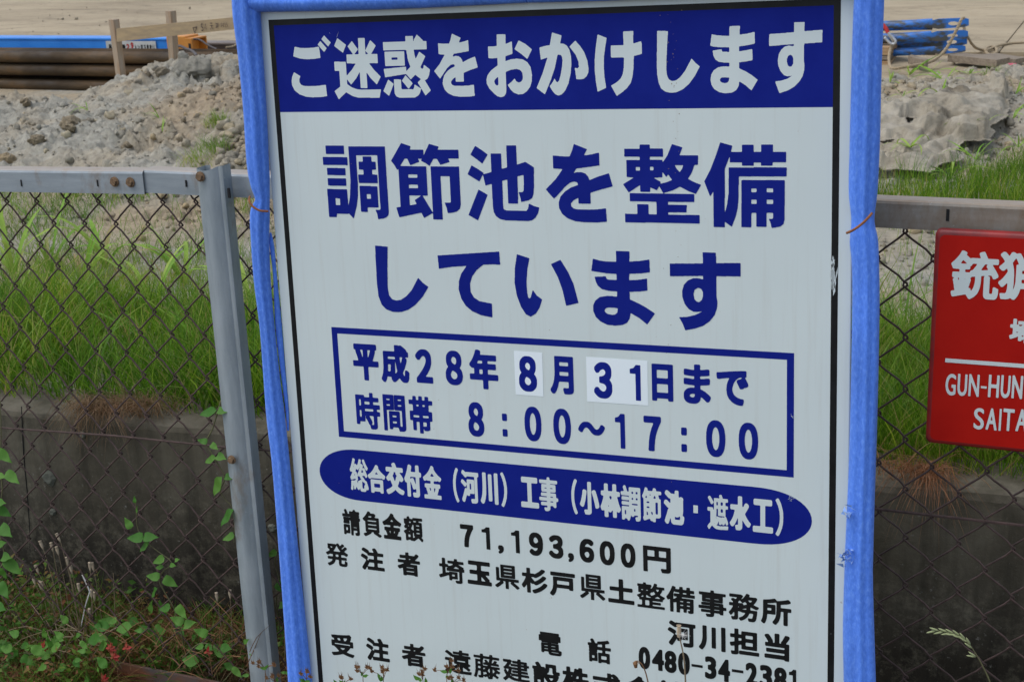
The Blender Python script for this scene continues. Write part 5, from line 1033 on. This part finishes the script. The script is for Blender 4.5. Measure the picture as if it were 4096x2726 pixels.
X2 = X+.03*(fbm(X*8, Y*8, 2, 98)-.5)*2; idx[used] = np.arange(used.sum())
Fc = np.stack([idx[:-1,:-1][keepc], idx[:-1,1:][keepc], idx[1:,1:][keepc], idx[1:,:-1][keepc]], -1)
o = link('crumpled_sheet', mesh_np('sheet', np.stack([X2[used], Y[used], Zt[used]], -1), Fc, True), MT['tarp']); tag(o, 'muddy crumpled grey sheet lying on the bank behind the right part of the fence', 'sheet')
sm = o.modifiers.new('thickness', 'SOLIDIFY'); sm.thickness = .004

# ---------------------------------------------------------------- weeds at the foot of the fence
def leaf_mesh(kind, n=7):
    V = []; Fc = []
    for i in range(n+1):
        t = i/n
        if kind == 'heart': w_ = .335*math.sin(math.pi*t**.62)**.9*(1-.3*t)
        elif kind == 'lance': w_ = .24*math.sin(math.pi*t**.7)
        else: w_ = .34*math.sin(math.pi*t**.8)
        z = -.28*t*t+.05*math.sin(t*9); back = -.08 if (kind == 'heart' and i == 0) else 0
        V += [(t-.06*(1 if i == 1 and kind == 'heart' else 0), -w_, z+.14*w_), (t, 0, z-.02), (t-.06*(1 if i == 1 and kind == 'heart' else 0), w_, z+.14*w_)]
    for i in range(n): b = i*3; Fc += [(b,b+1,b+4,b+3),(b+1,b+2,b+5,b+4)]
    return mesh_np('leaf', V, Fc, True)
LV = {k: leaf_mesh(k) for k in ('heart','lance','oval')}
for k in LV: LV[k].materials.append(MT['vine'])
LR = leaf_mesh('lance'); LR.materials.append(MT['redleaf'])
def put_leaf(t, u, v, y, Lpx, ang, kind='heart', tilt=None, me=None):
    """ang: direction of the tip in the picture plane, degrees, 0 = right, 90 = up"""
    p = atY(u, v, y); s = Lpx*y*1.28/F; a = math.radians(ang); tl = random.uniform(.1,.9) if tilt is None else tilt
    d = Vector((math.cos(a)*math.cos(tl*.6), -math.sin(tl*.6)*.9, math.sin(a)*math.cos(tl*.6))).normalized(); up_ = Vector((random.uniform(-.35,.35), -.75, .65)); sd = up_.cross(d).normalized(); nr = d.cross(sd)
    m = Matrix((d, sd, nr)).transposed().to_4x4(); o = link('leaf', me or LV[kind], None, t); m = Matrix.Translation(Vector(p)-t.location)@m@Matrix.Scale(s, 4); o.matrix_local = m; return o
def stemtube(t, pts, y, r, m=None, name='stem', n=24):
    P = spline([atY(u, v, (y if len(q_) == 0 else q_[0]))-np.array(t.location) for u, v, *q_ in pts], n); b = MB(); b.tube(P, [r*(1-.5*i/n) for i in range(n)], 5); return link(name, b.mesh('stem', True), m or MT['stem'], t)
YV = 2.44
t = thing('climbing_vine', 'young vine with paired leaves climbing the mesh left of the post', 'vine', atY(735,2570,YV), 'vines on the fence')
stemtube(t, [(735,2570),(700,2440),(640,2330),(655,2280),(690,2250),(620,2195),(570,2150),(548,2100),(545,2040),(540,1990)], YV, .0018)
for a in ((541,2010,32,95),(549,2052,42,80,'lance'),(525,2112,55,120),(575,2150,78,175),(575,2148,72,15),(598,2168,68,215,'lance'),(658,2230,62,200),(655,2265,50,190,'lance'),(680,2258,42,20,'lance'),(700,2240,30,30),(640,2308,66,170),(655,2310,72,-20),(630,2350,72,225,'lance'),(682,2428,66,190),(710,2420,72,-35),(735,2490,66,150),(735,2500,70,30)): put_leaf(t, a[0], a[1], YV-.01, a[2], a[3], a[4] if len(a) > 4 else 'heart')
t = thing('climbing_vine', 'vine trailing down beside the galvanised post', 'vine', atY(880,1620,YV), 'vines on the fence')
stemtube(t, [(885,1600),(870,1650),(848,1720),(822,1768),(840,1800),(868,1850),(900,1910),(880,1960),(905,2000),(930,2030),(938,2110),(935,2170)], YV, .0018)
for a in ((868,1640,85,190,'lance'),(872,1640,55,10),(830,1768,45,160),(865,1828,72,200,'lance'),(868,1822,60,10),(888,1905,100,238,'lance'),(900,1905,50,10),(935,2035,95,225,'lance'),(938,2140,60,195),(845,1775,45,-10)): put_leaf(t, a[0], a[1], YV-.01, a[2], a[3], a[4] if len(a) > 4 else 'heart')
t = thing('climbing_vine', 'leafy vine at the far left edge of the fence', 'vine', atY(-20,2500,YV-.03), 'vines on the fence')
stemtube(t, [(-20,2500),(-10,2300),(20,2230),(-5,2100),(10,1950),(-10,1850),(5,1760),(0,1600)], YV-.03, .0022)
for a in ((-10,1795,95,-25,'lance'),(-5,1900,50,10),(25,1885,100,-12,'lance'),(-10,2030,75,-20),(-15,2010,70,20),(0,2105,95,-5),(-10,2180,60,30),(10,2225,75,20),(15,2230,120,-25,'lance'),(-5,2330,90,-30),(0,2270,60,-60),(-15,2420,80,10),(0,1830,50,30)): put_leaf(t, a[0], a[1], YV-.04, a[2], a[3], a[4] if len(a) > 4 else 'heart')
t = thing('climbing_vine', 'few vine leaves showing between the post and the blue pad', 'vine', atY(1110,2500,YV+.06), 'vines on the fence')
stemtube(t, [(1120,2520),(1105,2400),(1118,2330),(1100,2250),(1110,2200)], YV+.06, .0016)
for a in ((1105,2330,70,-20),(1108,2205,50,200),(1118,2420,50,30)): put_leaf(t, a[0], a[1], YV+.05, a[2], a[3])
for k, (u, v, n, sp, lb) in enumerate(((110,2600,26,130,'leafy creeper in the bottom left corner'),(260,2575,20,110,'creeper with oval leaves below the dry stalks'),(430,2545,16,100,'creeper leaves in the weeds left of the small vine'),(640,2530,14,120,'creeper leaves behind the mesh above the rusty strip'),(820,2560,9,90,'small creeper leaves near the foot of the post'),(960,2660,8,70,'leaves at the foot of the fence post'),(250,2700,14,150,'creeper leaves along the bottom edge of the frame'))):
    yy = 2.36+.05*(k % 3) if k != 3 else 2.55; t = thing('creeping_weed', lb, 'weed', atY(u, v+60, yy), 'creeping weeds at the fence foot'); rr = random.Random(k)
    stemtube(t, [(u-sp, v+70),(u-sp*.4, v+20),(u, v+10),(u+sp*.5, v+30),(u+sp, v+70)], yy+.02, .0015)
    for _ in range(int(n*.75)):
        put_leaf(t, u+rr.gauss(0, sp*.6), v+rr.gauss(0, 36), yy+rr.uniform(-.06,.06), rr.uniform(34,84), rr.uniform(-30,210), rr.choice(('oval','lance','heart','oval')))
for k, (u, v, n, lb) in enumerate(((440,2590,9,'scarlet weed leaves in the middle of the bottom left weeds'),(455,2622,8,'second scarlet leaf cluster just below it'),(172,2582,7,'reddish leaf cluster above the corner creeper'),(165,2675,7,'orange red leaf cluster near the bottom edge'),(415,2715,7,'red leaf cluster at the bottom by the rusty strip'),(830,2605,4,'tiny orange leaf left of the post foot'),(505,2590,5,'pale red leaf cluster right of the scarlet one'))):
    t = thing('red_leaf_weed', lb, 'weed', atY(u, v, 2.38), 'red leaved weeds'); stemtube(t, [(u+20, v+90),(u+12, v+40),(u, v)], 2.39, .001, MT['brownhead'])
    for i in range(n): put_leaf(t, u, v, 2.375, random.uniform(22,34), 200+i*320/n+random.uniform(-15,15), 'lance', .1, LR)
# loose ground litter and small plants: nobody could count them
x = rng.uniform(-3.0, -1.5, 26000); y = 2.30+.5*rng.random(len(x)); kx = (fbm(x*6, y*6, 2, 21) > .36) & ((y > 2.46) | (x < -2.12) | (rng.random(len(x)) < .04)); x, y = x[kx], y[kx]
zb = np.where(y > 2.5, -.09, -.08)
tag(link('weed_litter', blades('litter', x, y, zb, .03+.085*rng.random(len(x)), np.full(len(x), .0026), 1.6, 31, .3, 4), MT['litter']), 'tangle of dead brown weeds along the foot of the fence', 'dead weeds', kind='stuff')
x = rng.uniform(-3.0, -1.5, 6000); y = 2.28+.52*rng.random(len(x)); kx = (fbm(x*4+7, y*4, 2, 23) > .45+.12*(x > -2.2)) & ((y > 2.46) | (x < -2.12)); x, y = x[kx], y[kx]
tag(link('small_weeds', blades('weeds', x, y, np.where(y > 2.5, -.09, -.08), .05+.10*rng.random(len(x)), np.full(len(x), .0045), 1.0, 33, .4, 4), MT['weed']), 'low green weeds mixed into the litter under the fence', 'weeds', kind='stuff')
x = rng.uniform(-3.0, 1.2, 9000); y = 2.5+.32*rng.random(len(x))
tag(link('gutter_litter', blades('gl', x, y, np.full(len(x), -.1), .03+.05*rng.random(len(x)), np.full(len(x), .0025), 1.4, 35, .3, 4), MT['litter']), 'dead weeds in the gutter behind the fence', 'dead weeds', kind='stuff')
x = rng.normal(-2.42, .13, 380); y = rng.normal(2.60, .05, 380)
tag(link('gutter_grass', blades('gg', x, y, np.full(len(x), -.1), .08+.12*rng.random(len(x)), np.full(len(x), .002), .5, 36), MT['grass2']), 'thin pale grass standing behind the mesh at the lower left', 'grass', kind='stuff')
def leaf_scatter(n, fx, seed, smin, smax):
    r = np.random.default_rng(seed); base = np.array([(0,0,0),(.45,-.26,.06),(.5,0,0),(.45,.26,.06),(1,0,-.12)]); C = fx(r, n); n = len(C)
    S_ = (smin+(smax-smin)*r.random(n))[:,None,None]; a = r.random(n)*6.28; t = r.normal(.1, .55, n); ro = r.normal(0, .6, n)
    V = np.repeat(base[None], n, 0)*S_; x, y, z = V[...,0], V[...,1], V[...,2]
    y, z = y*np.cos(ro)[:,None]-z*np.sin(ro)[:,None], y*np.sin(ro)[:,None]+z*np.cos(ro)[:,None]; x, z = x*np.cos(t)[:,None]-z*np.sin(t)[:,None], x*np.sin(t)[:,None]+z*np.cos(t)[:,None]
    x, y = x*np.cos(a)[:,None]-y*np.sin(a)[:,None], x*np.sin(a)[:,None]+y*np.cos(a)[:,None]
    V = np.stack([x, y, z], -1)+C[:,None]; q = np.array([(0,1,2),(0,2,3),(1,4,2),(2,4,3)]); return mesh_np('leaf_mat', V.reshape(-1,3), (q[None]+(np.arange(n)*5)[:,None,None]).reshape(-1,3), False)
def _c1(r, n):
    x = -3.0+1.35*r.random(n)**.9; y = 2.28+.42*r.random(n); top = .075*(.3+fbm(x*5, y*5, 3, 70))*(1-.55*sstep(-2.35, -1.9, x)); z = -.085+(.085+top)*r.random(n)**.7; k = (fbm(x*7, y*7, 3, 71) > .36+.10*sstep(-2.3, -1.9, x)) & ((y > 2.46) | (x < -2.14) | (z < -.06)); return np.stack([x, y, z], -1)[k]
tag(link('leaf_carpet', leaf_scatter(5200, _c1, 5, .008, .026), MT['weed']), 'carpet of small mixed green leaves in the bottom left corner', 'weeds', kind='stuff')
def _c2(r, n):
    C = _c1(r, n); C[:,2] += .01; return C
tag(link('dead_leaf_carpet', leaf_scatter(4200, _c2, 6, .006, .018), MT['litter']), 'dead brown leaves and husks among the bottom left weeds', 'dead weeds', kind='stuff')
for k, (u0, u1, n, lb) in enumerate(((0, 420, 150, 'tangle of thin dry stems in the bottom left weeds'), (380, 1000, 190, 'tangle of dry brown stems above the rusty strip'))):
    b = MB(); rr = random.Random(60+k)
    for _ in range(n):
        u, v, yy = rr.uniform(u0, u1), rr.uniform(2520, 2720), rr.uniform(2.40, 2.66); L = rr.uniform(60, 200); a = rr.gauss(0, .7)
        P = [atY(u, v, yy), atY(u+L*.5*math.sin(a)+rr.gauss(0, 8), v-L*.5*math.cos(a), yy+rr.uniform(-.02,.02)), atY(u+L*math.sin(a*1.5), max(v-L*math.cos(a*1.2), 2380), yy)]
        b.tube(spline(P, 5), [.0011,.001,.0009,.0007,.0003], 3)
    tag(link('stem_tangle', b.mesh('tangle'), MT['drystalk'] if k == 0 else MT['brownhead']), lb, 'dead weeds', kind='stuff')
x = rng.uniform(-3.4, 2.2, 15000); y = 1.3+1.0*rng.random(15000); kx = (fbm(x*3, y*3, 3, 25) > .47) & ((y < 2.15) | (x > -.3)); x, y = x[kx], y[kx]
tag(link('verge_weeds', blades('vw', x, y, np.full(len(x), -.09), .03+.07*rng.random(len(x)), np.full(len(x), .003), 1.1, 38, .4, 4), MT['weed']), 'low weeds on the near verge in front of the fence', 'weeds', kind='stuff')
# dry stalks with pale pods
ST = [(165,2175,250,2440,'leftmost pale pod high on a leaning stalk'),(207,2182,260,2450,'pod just right of the leftmost high pod'),(229,2198,290,2470,'pod beside the mesh knot above the brown bunch'),(232,2145,330,2480,'highest pod on the long leaning stalk'),(268,2240,320,2480,'brown pod lower right of the highest pod'),(284,2272,330,2480,'small brown pod hanging beside the mesh wire'),(147,2272,230,2440,'pod low at the left above the creeper'),
      (136,2318,200,2460,'faint pod at the left behind the mesh'),(160,2335,215,2460,'left one of the two close low pods'),(168,2338,225,2470,'right one of the two close low pods'),(360,2262,375,2500,'whitest pod on the upright stalk'),(371,2262,420,2520,'pod touching the whitest one on its right'),(315,2346,350,2510,'tilted pod left of the white straw'),(366,2370,372,2520,'pod beside the bend of the white straw'),(378,2380,390,2520,'shaded pod just right of the straw bend'),
      (867,2382,890,2540,'pod on the left stalk near the post'),(920,2372,930,2540,'pod on the stalk nearest the post'),(1132,2325,1140,2560,'pod between the post and the blue pad'),(358,2446,362,2540,'small pod low behind the white straw'),(452,2270,462,2470,'bare stalk without a pod right of the pods')]
pods = MB(); hd = []
for i in range(6): z = i/5; hd.append((0, 0, z))
pods.tube([(0,0,0),(0,0,.25),(0,0,.7),(0,0,.95),(0,0,1)], [.05,.10,.17,.15,.19], 8); podm = pods.mesh('pod', True); podm.materials.append(MT['pod'])
for k, (u, v, ub, vb, lb) in enumerate(ST):
    yy = 2.52+.02*(k % 3); t = thing('dry_stalk', lb, 'dry stalk', atY(ub, vb+60, yy), 'dry stalks with pale pods')
    stemtube(t, [(ub, vb+60),(ub-(ub-u)*.25, vb-40),((u+ub)/2, (v+vb)/2),(u+(ub-u)*.1, v+20)], yy, .0013, MT['drystalk'])
    if k != len(ST)-1:
        a = atY(u+(ub-u)*.1, v+22, yy); c = atY(u-(ub-u)*.06, v-12, yy); d = Vector(c-a); o = link('seed_pod', podm, None, t); o.matrix_local = Matrix.Translation(Vector(a)-t.location)@d.to_track_quat('Z','Y').to_matrix().to_4x4()@Matrix.Scale(d.length*1.05, 4)
t = thing('broken_straw', 'white bent straw standing behind the mesh at the lower left', 'straw', atY(325,2505,2.50)); stemtube(t, [(330,2296),(345,2330),(358,2362),(357,2372),(342,2420),(325,2503)], 2.50, .0022, MT['straw'], 'stalk')
# cranesbill seed heads in front of the board
CRB = [(1225,2690,40,4,'cranesbill head against the foot of the left blue pad'),(1375,2712,30,3,'low spiky seed head at the bottom left of the board'),(1450,2672,55,5,'spiky brown seed head under the first black character'),(1535,2685,55,5,'spiky seed head with a tiny white flower'),(1690,2690,45,4,'narrow brown seed head under the third black character'),(1790,2665,60,5,'tall seed head covering the first character of the company line'),(1815,2705,40,4,'seed head just right below the tall one'),(1060,2650,60,6,'brown seed heads in front of the fence post'),(1150,2665,50,5,'brown seed heads between the post and the blue pad'),(1100,2700,60,5,'lower brown seed head at the foot of the post')]
for k, (u, v, sp, n, lb) in enumerate(CRB):
    rr = random.Random(100+k); yy = 2.20 if u > 1200 else 2.34; t = thing('cranesbill', lb, 'weed', atY(u, v+160, yy), 'cranesbill seed heads')
    stemtube(t, [(u+rr.uniform(-15,15), v+160),(u+rr.uniform(-8,8), v+70),(u, v+12)], yy, .0011, MT['brownhead'])
    for i in range(n):
        hu = u+rr.gauss(0, sp*.42); hv = v-abs(rr.gauss(0, 12))+rr.uniform(-4, 22); b = MB(); p = atY(hu, hv, yy-rr.uniform(0,.02))-np.array(t.location); c = atY(u, v+25, yy)-np.array(t.location); b.tube([c, (c+p)/2+np.array([0,0,.003]), p], .0006, 4)
        for j in range(6):
            a = j*1.05+rr.random(); q_ = p+np.array([math.cos(a)*.0055, -.002, math.sin(a)*.0045+.001]); b.add([p+np.array([0,-.002,-.002]), q_+np.array([.0018,0,.0012]), q_*1+np.array([0,0,.003]), p+np.array([0,.002,.002])], [(0,1,2),(0,2,3)])
        for j in range(2): b.tube([p, p+np.array([rr.uniform(-.006,.006), -.002, rr.uniform(.010,.017)])], [.0009,.0001], 4)
        link('seed_head', b.mesh('head'), MT['brownhead'], t)
    for i in range(3): put_leaf(t, u+rr.gauss(0, 12), v+rr.uniform(20, 45), yy-.005, rr.uniform(20,32), rr.uniform(0,180), 'lance')
# two withered flower stalks and a seeding grass
t = thing('withered_stalk', 'tall withered dandelion stalk in front of the telephone number', 'flower stalk', atY(2742,2900,2.15)); stemtube(t, [(2745,2900),(2742,2726),(2734,2620),(2716,2540)], 2.15, .0019, MT['drystalk'])
b = MB(); p = atY(2716,2512,2.15)-np.array(t.location); pb_ = atY(2716,2545,2.15)-np.array(t.location); b.tube([pb_, (p+pb_)/2, p+np.array([0,0,.004])], [.003,.0042,.0036], 8)
for j in range(14): a = j*.45; b.tube([p, p+np.array([math.cos(a)*.004, math.sin(a)*.004-.001, .007])], .0005, 3)
link('flower_head', b.mesh('head', False), MT['pod'], t)
b = MB(); pf = atY(2728,2535,2.14)-np.array(t.location)
for j in range(40): d = rng.normal(0, 1, 3); d /= np.linalg.norm(d); b.tube([pf, pf+d*.008*(.5+rng.random())+np.array([.004,0,-.002])], .00018, 3)
link('fluff', b.mesh('fluff'), MT['straw'], t)
t = thing('withered_stalk', 'short withered stalk with a nodding brown head before the board', 'flower stalk', atY(2592,2850,2.16)); stemtube(t, [(2610,2850),(2592,2726),(2575,2668),(2556,2643),(2544,2642)], 2.16, .0014, MT['brownhead'])
b = MB(); p = atY(2544,2642,2.16)-np.array(t.location); b.tube([p, p+np.array([-.001,-.001,-.005]), p+np.array([0,-.001,-.012])], [.002,.0042,.0028], 8)
for j in range(10): a = j*.63; b.tube([p, p+np.array([math.cos(a)*.006, math.sin(a)*.005, -.004])], .0005, 3)
link('flower_head', b.mesh('head'), MT['brownhead'], t)
t = thing('seeding_grass', 'grass stem with a pale nodding seed spike in the lower right corner', 'grass stem', atY(4010,2900,2.25)); gp = [(4010,2900),(3965,2740),(3930,2660),(3895,2600),(3870,2565),(3835,2540),(3795,2528),(3745,2520)]
stemtube(t, gp, 2.25, .0014, MT['stem'], 'stem', 40)
S = spline([atY(u, v, 2.25)-np.array(t.location) for u, v in gp[3:]], 14); spk = MB(); spk.tube([(0,0,0),(0,0,.3),(0,0,.8),(0,0,1)], [.03,.13,.09,.005], 5); sm_ = spk.mesh('spikelet', True); sm_.materials.append(m_noisy('pale spikelet', (.20,.26,.10), (.36,.36,.20), 200, .7, 0))
for i, p in enumerate(S[1:]):
    d = Vector(S[i+1]-S[i]).normalized()+Vector((.0, -.2, (.35 if i % 2 else -.35))); o = link('spikelet', sm_, None, t); o.matrix_local = Matrix.Translation(Vector(p))@d.to_track_quat('Z','Y').to_matrix().to_4x4()@Matrix.Scale(.017, 4)
p = atY(3905,2625,2.25)-np.array(t.location)
for k in range(2): o = link('spikelet', sm_, None, t); o.matrix_local = Matrix.Translation(Vector(p))@Vector((-.5,-.1,.35-.3*k)).to_track_quat('Z','Y').to_matrix().to_4x4()@Matrix.Scale(.016, 4)
